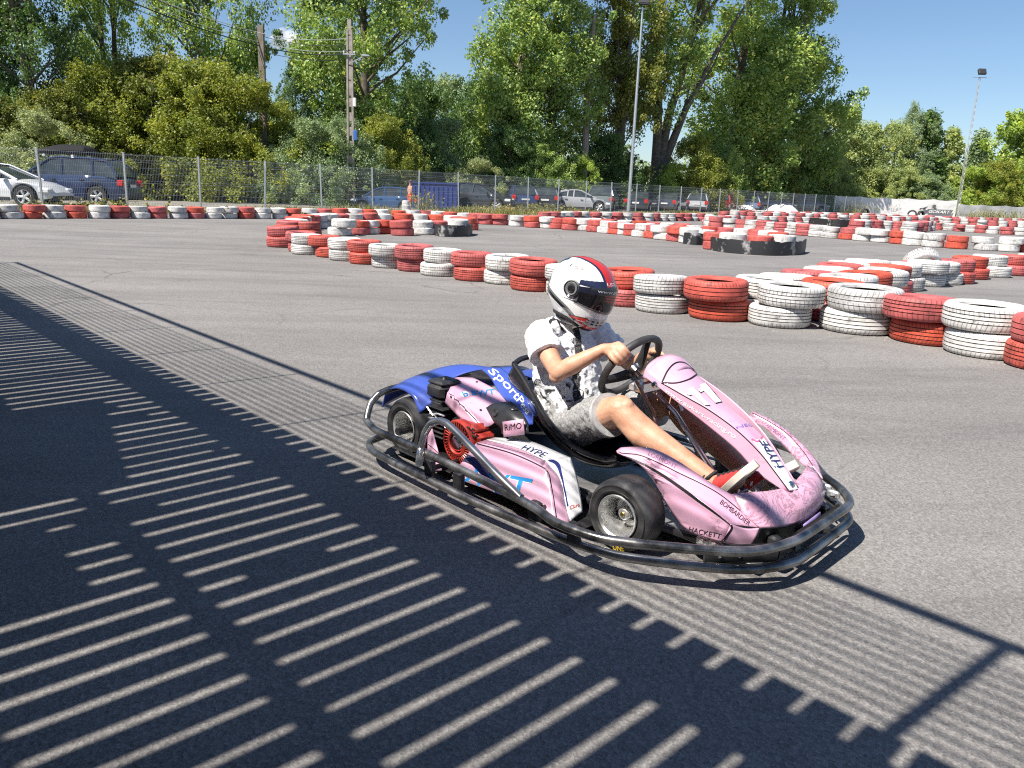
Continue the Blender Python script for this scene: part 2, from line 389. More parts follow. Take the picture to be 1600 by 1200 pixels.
# ------------------------------------------------------------------ tyres
def tyre_mesh(name, mat, mg, R=.30, W=.095, r=.195, seg=56, far=False, tread=0):
    if far:
        prof = [(r, W * .65, 0), (r + .04, W, 0), (R - .035, W * 1.02, 0), (R - .006, W * .78, 0), (R, W * .3, 0), (R - .005, 0, 0), (R, -W * .3, 0), (R - .006, -W * .78, 0), (R - .035, -W * 1.02, 0), (r + .04, -W, 0), (r, -W * .65, 0), (R - .03, -W * .6, 2), (R - .02, 0, 2), (R - .03, W * .6, 2)]
    else:
        out = [(r, .66), (r + .006, .86), (r + .02, .92), (r + .035, 1), (R - .045, 1.03), (R - .022, .97), (R - .010, .86), (R - .003, .72)]
        prof = [(a, b * W, 0) for a, b in out]
        gs = ([.50, .17, -.17, -.50] if tread == 0 else ([.42, 0, -.42] if tread == 1 else [.58, .28, -.05, -.36]))
        for q in gs:
            z = q * W; prof += [(R, z + .0042, 0), (R - .008, z + .0026, 1), (R - .008, z - .0026, 1), (R, z - .0042, 0)]
        prof += [(a, -b * W, 0) for a, b in out[::-1]]
        prof += [(R - .05, -W * .72, 2), (R - .022, -W * .5, 2), (R - .016, 0, 2), (R - .022, W * .5, 2), (R - .05, W * .72, 2)]
    prof = prof[::-1]; n = len(prof)
    mis = [max(prof[i][2], prof[(i + 1) % n][2]) for i in range(n)]
    g = G(); g.lathe([p[:2] for p in prof], seg=seg, closed=True, mis=mis)
    return mesh(name, g.v, g.f, [mat, mg, M_TIN], g.m, True, 40)
TM = {}
for cname, mt, mg in (('red', M_TR, M_TG), ('white', M_TW, M_TGW), ('black', M_TB, M_TIN)):
    TM[cname] = [tyre_mesh('tyre', mt, mg, tread=0), tyre_mesh('tyre', mt, mg, R=.305, W=.101, r=.20, tread=1), tyre_mesh('tyre', mt, mg, R=.295, W=.091, r=.185, tread=2)]
    TM[cname + '_far'] = [tyre_mesh('tyre', mt, mg, seg=26, far=True)]
ORD = 'zeroth first second third fourth fifth sixth seventh eighth ninth tenth eleventh twelfth thirteenth fourteenth fifteenth sixteenth seventeenth eighteenth nineteenth'.split()
def ordinal(n):
    if n < 20: return ORD[n]
    t = {2: 'twent', 3: 'thirt', 4: 'fort', 5: 'fift', 6: 'sixt', 7: 'sevent', 8: 'eight', 9: 'ninet'}[n // 10]
    return t + 'ieth' if n % 10 == 0 else t + 'y-' + ORD[n % 10]
STACKS = []      # (x, y, colour lower, colour upper, scale, row, levels)
def base_px(px, py, R):
    p = up(px, py, 0); d = p[:2] / np.linalg.norm(p[:2]); return p[:2] + d * R
def add_row(row, L, sc=1.0):
    for q in L:
        px, py, c = q[:3]; s = q[3] if len(q) > 3 else sc; lv = q[4] if len(q) > 4 else 2
        p = base_px(px, py, .30 * s); STACKS.append((p[0], p[1], c, c, s, row, lv))
def top_row(row, L, sc=1.0):
    for q in L:
        px, py, c = q[:3]; s = q[3] if len(q) > 3 else sc
        p = up(px, py, .385 * s); STACKS.append((p[0], p[1], c, c, s, row, 2))
def path_row(row, pxs, sp=.585, sc=.96, pat=None, lv=2, seed=1):
    P = [base_px(x, y, .29) for x, y in pxs]; tot = sum(np.linalg.norm(b - a) for a, b in zip(P, P[1:])); k = max(1, round(tot / sp))
    Q, _ = along(P, np.linspace(0, 1, k + 1)); rr = random.Random(seed); c = rr.choice('rw'); run = 0
    for i, p in enumerate(Q):
        STACKS.append((p[0] + rr.gauss(0, .02), p[1] + rr.gauss(0, .02), c, c, sc * rr.uniform(.95, 1.04), row, lv))
        run += 1
        if run >= 1 and rr.random() < (.84 if run == 1 else 1): c = 'w' if c == 'r' else 'r'; run = 0
NEAR = 'barrier just behind the driver'
add_row(NEAR, [(441, 387, 'r', 1.02), (470, 395, 'r', .9), (479, 399, 'w', .93), (512, 403, 'r', .93), (540, 409, 'w', .93), (573, 414, 'r', .93), (606, 420, 'w', .93), (654, 426, 'r', 1.0), (691, 432, 'w', .95),
    (736, 440, 'r', 1.0), (790, 447, 'w', .97), (838, 457, 'r', 1.0), (890, 466, 'w', .98), (932, 474, 'r', .96), (980, 481, 'r', 1.02), (1028, 491, 'w', 1.02), (1118, 504, 'r', 1.10), (1222, 515, 'w', 1.08), (1338, 525, 'w', 1.18), (1440, 541, 'r', 1.10), (1540, 563, 'w', 1.12), (1640, 585, 'r', 1.1)])
BLK = 'line behind the near white tyres'
top_row(BLK, [(1192, 436, 'w', 1.05), (1231, 430, 'w', 1.05), (1264, 424, 'r', 1.05), (1290, 418, 'w', 1.05), (1311, 412, 'r', 1.05), (1330, 409, 'w', 1.05), (1352, 405, 'w', 1.1)])
BLR = 'line receding to the right edge'
top_row(BLR, [(1296, 442, 'w', 1.0), (1300, 435.5, 'r', 1.12), (1328, 431, 'w', 1.08), (1352, 425, 'r', 1.08), (1373, 420, 'w', 1.05), (1392, 413, 'r', 1.05), (1415, 412, 'w', 1.0), (1432, 407, 'r', .95), (1448, 408, 'w', 1.0), (1476, 408, 'w', .95), (1494, 405, 'r', 1.0), (1523, 401, 'r', 1.0), (1550, 399, 'w', 1.0), (1588, 398, 'r', 1.0), (1615, 397, 'w', 1.0)])
LF = 'front line of the small island'
add_row(LF, [(447, 379, 'r', .9), (483, 373, 'r', .95), (534, 369, 'w', 1.0), (560, 367, 'r', .9), (577, 366.5, 'w', .9), (598, 366, 'r', .93), (627, 369, 'r', 1.0), (660, 367, 'w', .93), (686, 367, 'r', .9), (718, 366.5, 'w', 1.05)])
LB = 'back line of the small island'
path_row(LB, [(452, 372), (470, 361), (500, 356.5), (560, 354), (640, 354), (700, 355.5), (733, 360)], seed=4)
FW = 'long barrier along the fence'
path_row(FW, [(-60, 342.5), (0, 342.5), (120, 342), (260, 342), (400, 342), (470, 342.5), (560, 343), (660, 344.5), (745, 350)], sp=.555, sc=.93, seed=11)
add_row('long barrier leading to the black guard', [(760, 351, 'r', .95), (781, 352, 'r', .95), (808, 354, 'w', .95), (832, 356, 'r', 1), (854, 357, 'w', .95), (873, 358, 'r', .93), (891, 360, 'r', 1), (911, 361, 'w', 1), (930, 363, 'r', 1),
    (948, 365, 'w', 1), (964, 366.5, 'r', .93), (977, 367.5, 'w', .9), (989, 369, 'r', .93), (1004, 371, 'w', 1), (1020, 373, 'r', 1), (1038, 375.5, 'w', 1.02), (1057, 378, 'r', 1.05), (1080, 381, 'w', 1.05), (1100, 382, 'w', 1.0), (1118, 391, 'r', 1.05), (1148, 394, 'w', 1.1), (1185, 396, 'r', 1.05), (1222, 396, 'w', 1.1)])
path_row('back line of the guarded barrier', [(1215, 385), (1180, 379.5), (1120, 374), (1060, 368.5), (1000, 363), (930, 358)], seed=8)
path_row('far straight below the parked cars', [(853, 346), (905, 344.5), (956, 345), (1010, 345.5), (1060, 345.5), (1105, 345.5)], sp=.66, seed=21)
EE = 'barrier crossing the middle of the track'
path_row(EE, [(1108, 351), (1112, 355), (1150, 357.5), (1200, 362.5), (1277, 370.5), (1345, 376.5), (1392, 380.5), (1440, 385.5), (1500, 389.5), (1560, 393), (1640, 396)], sp=.66, sc=1.05, seed=23)
path_row('back line of the middle barrier', [(1110, 350), (1150, 348.5), (1200, 350), (1262, 351), (1300, 352)], sp=.64, seed=25)
path_row('dark stacks in the middle right', [(1338, 361), (1365, 360), (1395, 360.5), (1425, 363), (1448, 360)], sp=.8, sc=1.2, seed=29)
path_row('right hand barrier before the banner', [(1465, 359.5), (1500, 362), (1560, 366.5), (1640, 370)], sp=.64, seed=31)
path_row('farthest barrier under the banner', [(1130, 341), (1200, 342.5), (1290, 344.5), (1340, 346.5), (1400, 348), (1470, 349), (1540, 353.5), (1640, 357)], sp=.72, sc=1.1, seed=37)
path_row('far barrier before the banner', [(1150, 338.5), (1220, 339.5), (1320, 341.5), (1400, 343.5), (1500, 347), (1640, 351)], sp=.75, sc=1.1, seed=41)

rows = {}
for s in STACKS: rows.setdefault(s[5], []).append(s)
TY = []
for row, L in rows.items():
    L = sorted(L, key=lambda s: s[0] / s[1])
    for i, s in enumerate(L):
        for lv in range(s[6]): TY.append((math.hypot(s[0], s[1]), s, i + 1, lv, row))
TY.sort(key=lambda q: q[0])
rt = random.Random(12); far_g = {'r': G(), 'w': G()}
def colour_word(c): return 'red' if c == 'r' else 'white'
for k, (d, s, idx, lv, row) in enumerate(TY):
    x, y, c, _, sc, _, nl = s; sc = sc * rt.uniform(.97, 1.03)
    near = d < 19
    key = colour_word(c) + ('' if near else '_far'); me = rt.choice(TM[key])
    hh = .192 * sc; jx, jy = rt.gauss(0, .032), rt.gauss(0, .032)
    loc = (x + jx, y + jy, hh / 2 + .002 + lv * (hh + .002)); rot = (rt.gauss(0, .020) * lv, rt.gauss(0, .020) * lv, rt.uniform(0, 6.28))
    zs = hh / (.19 if not near else {0: .196, 1: .208, 2: .187}[TM[key].index(me)])
    if k < 300:
        o = link('tyre', me); o.location = loc; o.rotation_euler = rot; o.scale = (sc, sc, zs)
        tag(o, f"{'lower' if lv == 0 else 'upper'} {colour_word(c)} tyre, {ordinal(idx)} stack from left in the {row}", 'tyre', 'painted tyres of the track barriers')
    else:
        Mx = Matrix.Translation(loc) @ Matrix.Rotation(rot[2], 4, 'Z') @ Matrix.Diagonal((sc, sc, zs, 1))
        m0 = TM[colour_word(c) + '_far'][0]
        far_g[c].add([Mx @ v.co for v in m0.vertices], [tuple(p.vertices) for p in m0.polygons], 0)
        b = len(far_g[c].m) - len(m0.polygons); far_g[c].m[b:] = [p.material_index for p in m0.polygons]
G2 = G()
for c, off in (('r', 0), ('w', 2)):
    b = len(G2.v); G2.v += far_g[c].v; G2.f += [tuple(b + i for i in f) for f in far_g[c].f]; G2.m += [(off if mm == 0 else (4 if mm == 2 else off + 1)) for mm in far_g[c].m]
tag(G2.build('distant_tyres', [M_TR, M_TG, M_TW, M_TGW, M_TIN]), 'red and white tyres of the farthest barriers below the banner', kind='stuff')
# loose tyres
def loose(px, py, col, label, rot, sc=1.0, z=.3, dep=None):
    p = base_px(px, py, .2) if dep is None else at(px, dep)
    o = link('tyre', TM[col][0]); o.location = (p[0], p[1], z); o.rotation_euler = rot; o.scale = (sc,) * 3
    tag(o, label, 'tyre', 'loose tyres lying about')
p = up(1440, 407, .385); p = p * (1 + .40 / math.hypot(p[0], p[1])); o = link('tyre', TM['white'][2]); o.location = (p[0], p[1], .315); o.rotation_euler = (R_(-48), R_(12), .15); tag(o, 'worn pale tyre leaning tilted behind the receding line of stacks', 'tyre', 'loose tyres lying about')
loose(1355, 344, 'black', 'black tyre standing upright before the pale banner, leftmost of three', (R_(86), 0, .2), 1.3, .38, 71)
loose(1429, 344, 'black', 'black tyre standing upright before the pale banner, middle of three', (R_(84), 0, -.5), 1.3, .40, 71)
loose(1443, 345, 'black', 'black tyre standing upright below the kart logo of the banner', (R_(85), 0, .5), 1.3, .38, 70)

# black rubber belts wrapped round the barrier ends
def guard(name, label, pts, h=.33, jag=.05, seed=1, bolts=True):
    P = [base_px(x, y, .02) for x, y in pts]; Q = cr([(p[0], p[1], 0) for p in P], 8); g = G(); rr = random.Random(seed); n = len(Q)
    v = []
    for i, q in enumerate(Q):
        t = Vector(Q[min(i + 1, n - 1)]) - Vector(Q[max(i - 1, 0)]); t.normalize(); nn = Vector((t.y, -t.x, 0))
        if nn.y > 0 and i == 0: pass
        top = h + rr.uniform(-jag, jag * .4) * .4 + .012 * math.sin(i * .7)
        for off in (0, -.018):
            v += [Vector(q) + nn * off + Vector((0, 0, .004)), Vector(q) + nn * (off + .006) + Vector((0, 0, h * .5)), Vector(q) + nn * off + Vector((0, 0, top))]
    f = []
    for i in range(n - 1):
        a, b = i * 6, i * 6 + 6
        f += [(a, b, b + 1, a + 1), (a + 1, b + 1, b + 2, a + 2), (a + 3, a + 4, b + 4, b + 3), (a + 4, a + 5, b + 5, b + 4), (a + 2, b + 2, b + 5, a + 5), (a, a + 3, b + 3, b)]
    f += [(0, 1, 4, 3), (1, 2, 5, 4), (6 * n - 6, 6 * n - 3, 6 * n - 2, 6 * n - 5), (6 * n - 5, 6 * n - 2, 6 * n - 1, 6 * n - 4)]
    g.add(v, f); o = g.build(name, M_BELT, smooth=True, sharp=50); tag(o, label, 'rubber guard', 'black rubber belts round barrier ends'); return o
M_BELT = pbr('worn_black_belt', (.02, .02, .022), (.34, .33, .32), .55, scale=3.2, lo=.57, hi=.66, bs=.2, detail=9)
guard('rubber_guard', 'torn black rubber belt at the right end of the small island', [(679, 368), (690, 370), (715, 370.5), (733, 369), (738, 366)], .30, .05, 2)
guard('rubber_guard', 'short black rubber belt beside the long guarded barrier end', [(1067, 381), (1085, 383), (1100, 383.5), (1107, 386)], .30, .03, 3)
guard('rubber_guard', 'long ragged black rubber belt curving round the guarded barrier end', [(1107, 390), (1130, 394.5), (1178, 398.5), (1215, 400), (1248, 398.5), (1258, 394)], .32, .05, 4)
guard('rubber_guard', 'low black rubber belt far off before the parked cars', [(1263, 353), (1300, 356.5), (1338, 358)], .42, .03, 5)

# grit that collects along the foot of the barriers
rs = np.random.RandomState(31); V = []; F = []
near = [q for q in STACKS if math.hypot(q[0], q[1]) < 16]
for k in range(900):
    q = near[rs.randint(len(near))]; a = rs.uniform(0, 6.28); r = .30 * q[4] + abs(rs.normal(0, .09)) + .01; x, y = q[0] + r * math.cos(a), q[1] + r * math.sin(a); s_ = rs.uniform(.003, .010)
    b = len(V); pts = [(-1, -.6, 0), (.8, -1, 0), (1, .7, 0), (-.7, 1, 0), (.1, 0, 1.1)]; ca = math.cos(a)
    V += [(x + p[0] * s_, y + p[1] * s_, .001 + p[2] * s_) for p in pts]; F += [(b, b + 1, b + 4), (b + 1, b + 2, b + 4), (b + 2, b + 3, b + 4), (b + 3, b, b + 4)]
tag(link('gravel', np_mesh('gravel', np.array(V), np.array(F), [pbr('grit', (.12, .11, .10), (.36, .34, .31), .9, scale=60)])), 'loose grit along the foot of the tyre barriers', kind='stuff')
# ------------------------------------------------------------------ mesh fence
fence = empty('mesh_fence', (FL[0][0], FL[0][1], 0), 0, 'grey welded wire mesh fence on steel posts along the car park', 'fence')
fo = Vector((FL[0][0], FL[0][1], 0)); FH = 1.75
M_WIRE = pbr('fence_wire', (.46, .47, .47), (.58, .59, .59), .5, .5, scale=20)
seg = [math.dist(a, b) for a, b in zip(FL[:7], FL[1:7])]; tot = sum(seg); npost = round(tot / 2.6)
PP, _ = along(FL[:7], np.linspace(0, 1, npost + 1))
def fz(y): return max(0.0, .14 - max(0, y - 30) * .004)
rt = random.Random(4); g = G(); g.bbox((0, 0, .9), (.06, .06, 1.86), .004); g.bbox((0, 0, 1.84), (.066, .066, .03), .004); pm = mesh('fence_post', g.v, g.f, M_STEEL, g.m, True)
tops = []
for x, y in PP:
    o = link('post', pm, fence); o.location = (x - fo.x, y - fo.y, fz(y) - .05); o.rotation_euler = (rt.gauss(0, .010), rt.gauss(0, .016), 0)
for (x0, y0), (x1, y1) in zip(PP, PP[1:]):
    d = Vector((x1 - x0, y1 - y0, 0)); Ln = d.length; d.normalize(); nn = Vector((d.y, -d.x, 0)); g = G(); z0 = (fz(y0) + fz(y1)) / 2 + .03
    dist = math.hypot(x0, y0); rad = .003 if dist < 45 else .0036
    prof = [(0, .0), (.13, 0), (.165, .028), (.2, 0), (.80, 0), (.84, .028), (.88, 0), (1.48, 0), (1.52, .028), (1.56, 0), (FH, 0)]
    step = .052 if dist < 45 else .104
    nw = int((Ln - .08) / step)
    for i in range(nw + 1):
        b = Vector((x0 - fo.x, y0 - fo.y, z0)) + d * (.04 + i * (Ln - .08) / nw) + nn * .035
        g.tube([b + nn * q + Vector((0, 0, z)) for z, q in prof], rad, 3, cap=False)
    for z in (.03, .13, .2, .42, .62, .80, .88, 1.1, 1.3, 1.48, 1.56, FH - .04):
        a = Vector((x0 - fo.x, y0 - fo.y, z0 + z)) + nn * .04; g.tube([a + d * .03, a + d * (Ln - .03)], rad * 1.15, 3, cap=False)
    g.build('mesh_panel', M_WIRE, fence, smooth=False)

# ------------------------------------------------------------------ banner fence at the far right
M_INK = pbr('banner_ink', (.10, .10, .11), (.2, .2, .2), .6, scale=4)
M_PALEINK = pbr('faded_ink', (.42, .40, .36), (.5, .48, .44), .6, scale=4)
def tarp(name, x0, x1, dep0, dep1, h, mat, seed, z0=.04):
    g = G(); nx, nz = 60, 9; a, b = at(x0, dep0), at(x1, dep1); v = []
    for i in range(nx + 1):
        for j in range(nz + 1):
            u, w = i / nx, j / nz; p = a.lerp(b, u)
            q = noise.noise((u * 9 + seed, w * 2.3 + u * 5, seed)) * .05 + noise.noise((u * 30, w * 6 + u * 12, seed + 3)) * .02
            sag = -.10 * abs(math.sin(u * math.pi * 5)) * w
            v.append((p.x, p.y + q, z0 + h * w + sag + (.03 * noise.noise((u * 25, 3, 1)) if j == nz else 0)))
    f = [(i * (nz + 1) + j, (i + 1) * (nz + 1) + j, (i + 1) * (nz + 1) + j + 1, i * (nz + 1) + j + 1) for i in range(nx) for j in range(nz)]
    g.add(v, f); return g
ban = empty('banner', (0, 0, 0), 0, 'creased white tarpaulin banner with a dark kart logo', 'banner')
g = tarp('cloth', 1304, 1497, 80, 80, 1.78, M_TARPW, 3); bcl = g.build('cloth', M_TARPW, ban, sharp=None)
def text_geo(s, bold=.0, shear=0.0):
    cu = bpy.data.curves.new('t', 'FONT'); cu.body = s; cu.offset = bold; cu.shear = shear; cu.resolution_u = 3
    o = bpy.data.objects.new('t', cu); COL.objects.link(o); dg = bpy.context.evaluated_depsgraph_get()
    me = o.evaluated_get(dg).to_mesh(); V = np.array([v.co[:2] for v in me.vertices]); F = [tuple(p.vertices) for p in me.polygons]
    o.evaluated_get(dg).to_mesh_clear(); bpy.data.objects.remove(o); bpy.data.curves.remove(cu)
    mn, mx = V.min(0), V.max(0); return (V - mn) / (mx - mn), F
def flat_text(name, s, p0, p1, z0, z1, mat, parent, bold=.01, shear=0, fwd=.16):
    V, F = text_geo(s, bold, shear); g = G()
    g.add([(p0.x + (p1.x - p0.x) * a, p0.y + (p1.y - p0.y) * a - fwd, z0 + (z1 - z0) * b) for a, b in V], F); o = g.build(name, mat, parent, smooth=False); return o
p0, p1 = at(1451, 80), at(1488, 80)
g = G(); q = lambda u, w: (p0.x + (p1.x - p0.x) * u, p0.y - .150, w)
g.add([q(-.08, .42), q(1.0, .42), q(1.09, .86), q(.02, .86)], [(0, 1, 2, 3)])
for c, r in (((-.14, .80), .14), ((-.30, .86), .10), ((.26, 1.13), .21)):
    g.add([(p0.x + (p1.x - p0.x) * c[0] + r * math.cos(t), p0.y - .150, c[1] + r * .9 * math.sin(t)) for t in np.linspace(0, 6.1, 14)], [tuple(range(14))])
g.add([q(-.42, .78), q(-.1, .86), q(.02, 1.12), q(-.10, 1.06), q(-.22, .94)], [(0, 1, 2, 3, 4)])
g.add([q(.10, .95), q(.2, 1.0), q(.42, .99), q(.34, .92)], [(0, 1, 2, 3)])
g.build('logo', M_INK, ban, smooth=False)
flat_text('lettering', 'GOKART', at(1453, 80), at(1487, 80), .5, .78, M_TARPW, ban, .03, .25, .165)
flat_text('lettering', 'ALLAT', at(1386, 80), at(1408, 80), .9, 1.2, M_PALEINK, ban, .0, 0, .16)
flat_text('lettering', 'CONSTRUCT', at(1382, 80), at(1410, 80), .68, .78, M_PALEINK, ban, 0, 0, .16)
tag(tarp('cloth', 1499, 1680, 81, 83, 1.45, M_TARPG, 9).build('grey_banner', M_TARPG, sharp=None), 'dull grey sheeting on the fence right of the white banner', 'banner')
heap = G()
for px, dep, s in ((1224, 66, 1.0),):
    p = at(px, dep)
    for i in range(3):
        heap.lathe([(.02, .62), (.25, .55), (.5, .38), (.75, .16), (.9, 0)], (p.x + (i - 1) * .55, p.y + rng.uniform(-.2, .2), .28 - .06 * abs(i - 1)), 'Z', 12)
tag(heap.build('tarpaulin_heap', M_TARPW), 'crumpled white tarpaulin heaped on the far barrier', 'tarpaulin')
p = at(1164, 66)
tg = G(); tg.lathe([(.02, .35), (.35, .32), (.7, .18), (.95, 0)], (p.x, p.y, .36), 'Z', 14); tag(tg.build('tarpaulin_heap', M_TARPW), 'small white cover thrown over the far barrier below parked cars', 'tarpaulin')
p = at(638.5, 36.6); bz = fz(36.6) 
bg_ = G(); bg_.lathe([(0, .98), (.20, .98), (.23, .94), (.245, .8), (.25, .66), (.29, .63), (.295, .4), (.30, .36), (.33, .33), (.335, .0), (0, 0)], (0, 0, 0), 'Z', 20)
bo_ = bg_.build('barrel', M_TW); bo_.location = (p.x, p.y - .9, .0); bo_.scale = (.68, .68, .60)
tag(bo_, 'white barrel standing at the fence in front of a man', 'barrel')

# ------------------------------------------------------------------ cars
def carpaint(name, c, rough=.25):
    return pbr(name, c, tuple(q * 1.06 for q in c), rough, 0, 3, coat=.8)
M_GLASS = pbr('car_glass', (.02, .028, .03), (.05, .06, .06), .06, 0, 2, spec=.8)
M_REDL = pbr('tail_lamp', (.5, .015, .01), rough=.2, coat=.5); M_WHL = pbr('head_lamp', (.72, .74, .75), rough=.12, coat=.6)
M_CARTY = pbr('car_tyre', (.02, .02, .02), (.035, .035, .035), .75, scale=9)
M_PLATE = pbr('number_plate', (.7, .7, .68), rough=.4)
M_TRIM = pbr('dark_trim', (.03, .03, .032), rough=.55)
# kinds: length, width, heights along the side:  (x, top of lower body), cabin polygon
KIND = {
 'suv': dict(L=4.5, W=1.84, wb=(-1.32, 1.30), wr=.355, belt=[(-2.2, .62), (-2.15, .95), (-1.95, 1.06), (-.9, 1.10), (.9, 1.07), (1.25, 1.04), (1.9, .95), (2.2, .78), (2.25, .55)],
             cab=[(-2.05, 1.08), (-1.85, 1.42), (-1.6, 1.62), (-1.0, 1.68), (0, 1.69), (.35, 1.64), (1.15, 1.06)], pil=(-1.15, -.08)),
 'hatch': dict(L=4.1, W=1.74, wb=(-1.25, 1.28), wr=.31, belt=[(-2.0, .55), (-2.0, .85), (-1.85, .95), (-.9, .96), (.8, .92), (1.2, .88), (1.8, .75), (2.05, .58), (2.08, .45)],
             cab=[(-1.92, .95), (-1.65, 1.28), (-1.3, 1.42), (-.5, 1.47), (.1, 1.45), (.4, 1.38), (1.25, .89)], pil=(-1.0, -.05)),
 'sedan': dict(L=4.5, W=1.76, wb=(-1.35, 1.35), wr=.32, belt=[(-2.22, .5), (-2.2, .85), (-2.0, .95), (-1.2, .96), (.8, .92), (1.2, .88), (1.9, .74), (2.2, .6), (2.25, .42)],
             cab=[(-1.75, .95), (-1.2, 1.30), (-.8, 1.40), (-.2, 1.43), (.2, 1.40), (.45, 1.34), (1.25, .89)], pil=(-.95, -.05)),
 'coupe': dict(L=4.2, W=1.84, wb=(-1.25, 1.30), wr=.345, belt=[(-2.08, .45), (-2.05, .86), (-1.7, .95), (-.9, .95), (.5, .92), (1.0, .88), (1.5, .80), (1.9, .66), (2.1, .48), (2.12, .36)],
             cab=[(-1.75, .95), (-1.1, 1.22), (-.5, 1.34), (-.1, 1.35), (.2, 1.31), (1.1, .88)], pil=(-.7, -.3)),
}
def interp(P, x):
    P = sorted(P)
    if x <= P[0][0]: return P[0][1]
    for a, b in zip(P, P[1:]):
        if a[0] <= x <= b[0]: return a[1] + (b[1] - a[1]) * ((x - a[0]) / max(1e-6, b[0] - a[0]))
    return P[-1][1]
CARM = {}
def car_meshes(kind):
    if kind in CARM: return CARM[kind]
    K = KIND[kind]; L, W, wr = K['L'], K['W'], K['wr']; xs = set(np.linspace(-L / 2, L / 2, 26).round(3)); ra = wr + .06
    for xw in K['wb']:
        for t in np.linspace(-1, 1, 11): xs.add(round(xw + ra * math.sin(t * math.pi / 2), 3))
    for q, _ in K['belt'][1:-1]: xs.add(q)
    xs = sorted(x for x in xs if -L / 2 <= x <= L / 2); g = G(); v = []
    for x in xs:
        tp = interp(K['belt'], x); e = abs(x) / (L / 2); wid = W / 2 * (1 - .16 * max(0, e - .55) ** 1.5 / .3 - .05 * e ** 6)
        bot = .24 + .08 * max(0, e - .75) / .25
        for xw in K['wb']:
            if abs(x - xw) < ra: bot = max(bot, wr + math.sqrt(max(0, ra * ra - (x - xw) ** 2)))
        bot = min(bot, tp - .08); md = bot + (tp - bot) * .45
        v += [(x, -wid * .97, bot), (x, -wid, md), (x, -wid * .985, tp - (tp - bot) * .18), (x, -wid * .93, tp - .015), (x, -wid * .5, tp + .02), (x, 0, tp + .03),
              (x, wid * .5, tp + .02), (x, wid * .93, tp - .015), (x, wid * .985, tp - (tp - bot) * .18), (x, wid, md), (x, wid * .97, bot)]
    n = len(xs); f = []
    for i in range(n - 1): f += [(i * 11 + j, i * 11 + j + 1, (i + 1) * 11 + j + 1, (i + 1) * 11 + j) for j in range(10)] + [((i + 1) * 11, (i + 1) * 11 + 10, i * 11 + 10, i * 11)]
    f += [tuple(range(10, -1, -1)), tuple((n - 1) * 11 + j for j in range(11))]
    g.add(v, f)
    # roof skin and pillars
    C = K['cab']; hw = W / 2 * .90; rw = W / 2 * .66; zb = min(c[1] for c in C); zt = max(c[1] for c in C)
    def cw(z): return hw + (rw - hw) * (z - zb) / (zt - zb)
    top = [c for c in C if c[1] > zt - .10]
    v = []
    for x, z in top: v += [(x, -cw(z), z - .03), (x, -cw(z) * .8, z + .012), (x, 0, z + .03), (x, cw(z) * .8, z + .012), (x, cw(z), z - .03)]
    k = len(top); g.add(v, [(i * 5 + j, i * 5 + j + 1, (i + 1) * 5 + j + 1, (i + 1) * 5 + j) for i in range(k - 1) for j in range(4)])
    for sy in (-1, 1):
        for a, b in list(zip(C, C[1:])):
            if a in top and b in top:
                pass
            g.tube([(a[0], sy * cw(a[1]), a[1] - .02), (b[0], sy * cw(b[1]), b[1] - .02)], .045, 5)
        for px in K['pil']:
            zt2 = interp(C, px); g.tube([(px - .06, sy * hw * 1.005, interp(K['belt'], px) - .02), (px + .02, sy * cw(zt2) * 1.01, zt2 - .02)], .04, 5)
    body = mesh('body', g.v, g.f, [M_TRIM], g.m, True, 32)
    g = G(); v = []                      # glass house
    for x, z in C:
        w = cw(z); zb2 = interp(K['belt'], x) - .03
        v += [(x, -cw(zb2) * .99, zb2), (x, -w * .985, max(z - .02, zb2)), (x, 0, max(z, zb2) + .005), (x, w * .985, max(z - .02, zb2)), (x, cw(zb2) * .99, zb2)]
    k = len(C); g.add(v, [(i * 5 + j, i * 5 + j + 1, (i + 1) * 5 + j + 1, (i + 1) * 5 + j) for i in range(k - 1) for j in range(4)])
    gl = mesh('window', g.v, g.f, [M_GLASS], g.m, True, 25)
    g = G(); g.lathe([(wr * .66, -.10), (wr * .95, -.10), (wr, -.07), (wr, .07), (wr * .95, .10), (wr * .66, .10)], axis='Y', seg=24, closed=True); ty = mesh('tyre', g.v, g.f, [M_CARTY], g.m)
    g = G(); g.lathe([(wr * .66, .06), (wr * .66, .09), (wr * .60, .085), (wr * .56, .05)], axis='Y', seg=24); 
    for a in range(5):
        t = a * 2 * math.pi / 5; g.tube([(wr * .1 * math.cos(t), .07, wr * .1 * math.sin(t)), (wr * .62 * math.cos(t), .082, wr * .62 * math.sin(t))], [.035, .05], 6, ell=(1, .5))
    g.lathe([(0, .09), (wr * .15, .088), (wr * .17, .06)], axis='Y', seg=12); g.lathe([(0, .02), (wr * .6, .02)], axis='Y', seg=16, mi=1)
    rm = mesh('rim', g.v, g.f, [M_ALU, M_TRIM], g.m)
    def lamp(x, y, z, d):
        g = G(); g.bbox((x, y, z), d, .03); return g
    zb1 = interp(K['belt'], -L / 2 + .1); zf = interp(K['belt'], L / 2 - .15)
    tl = [mesh('tail_light', q.v, q.f, [M_REDL], q.m) for q in (lamp(-L / 2 + .10, s * W * .40, zb1 - .10, (.22, .24, (.26 if kind != 'suv' else .22))) for s in (-1, 1))]
    hl = [mesh('headlight', q.v, q.f, [M_WHL], q.m) for q in (lamp(L / 2 - .22, s * W * .36, zf - .06, (.34, .34, .15)) for s in (-1, 1))]
    mr = [mesh('mirror', q.v, q.f, [M_TRIM], q.m) for q in (lamp(.72, s * W * .535, interp(K['belt'], .7) + .06, (.12, .2, .14)) for s in (-1, 1))]
    hd = []
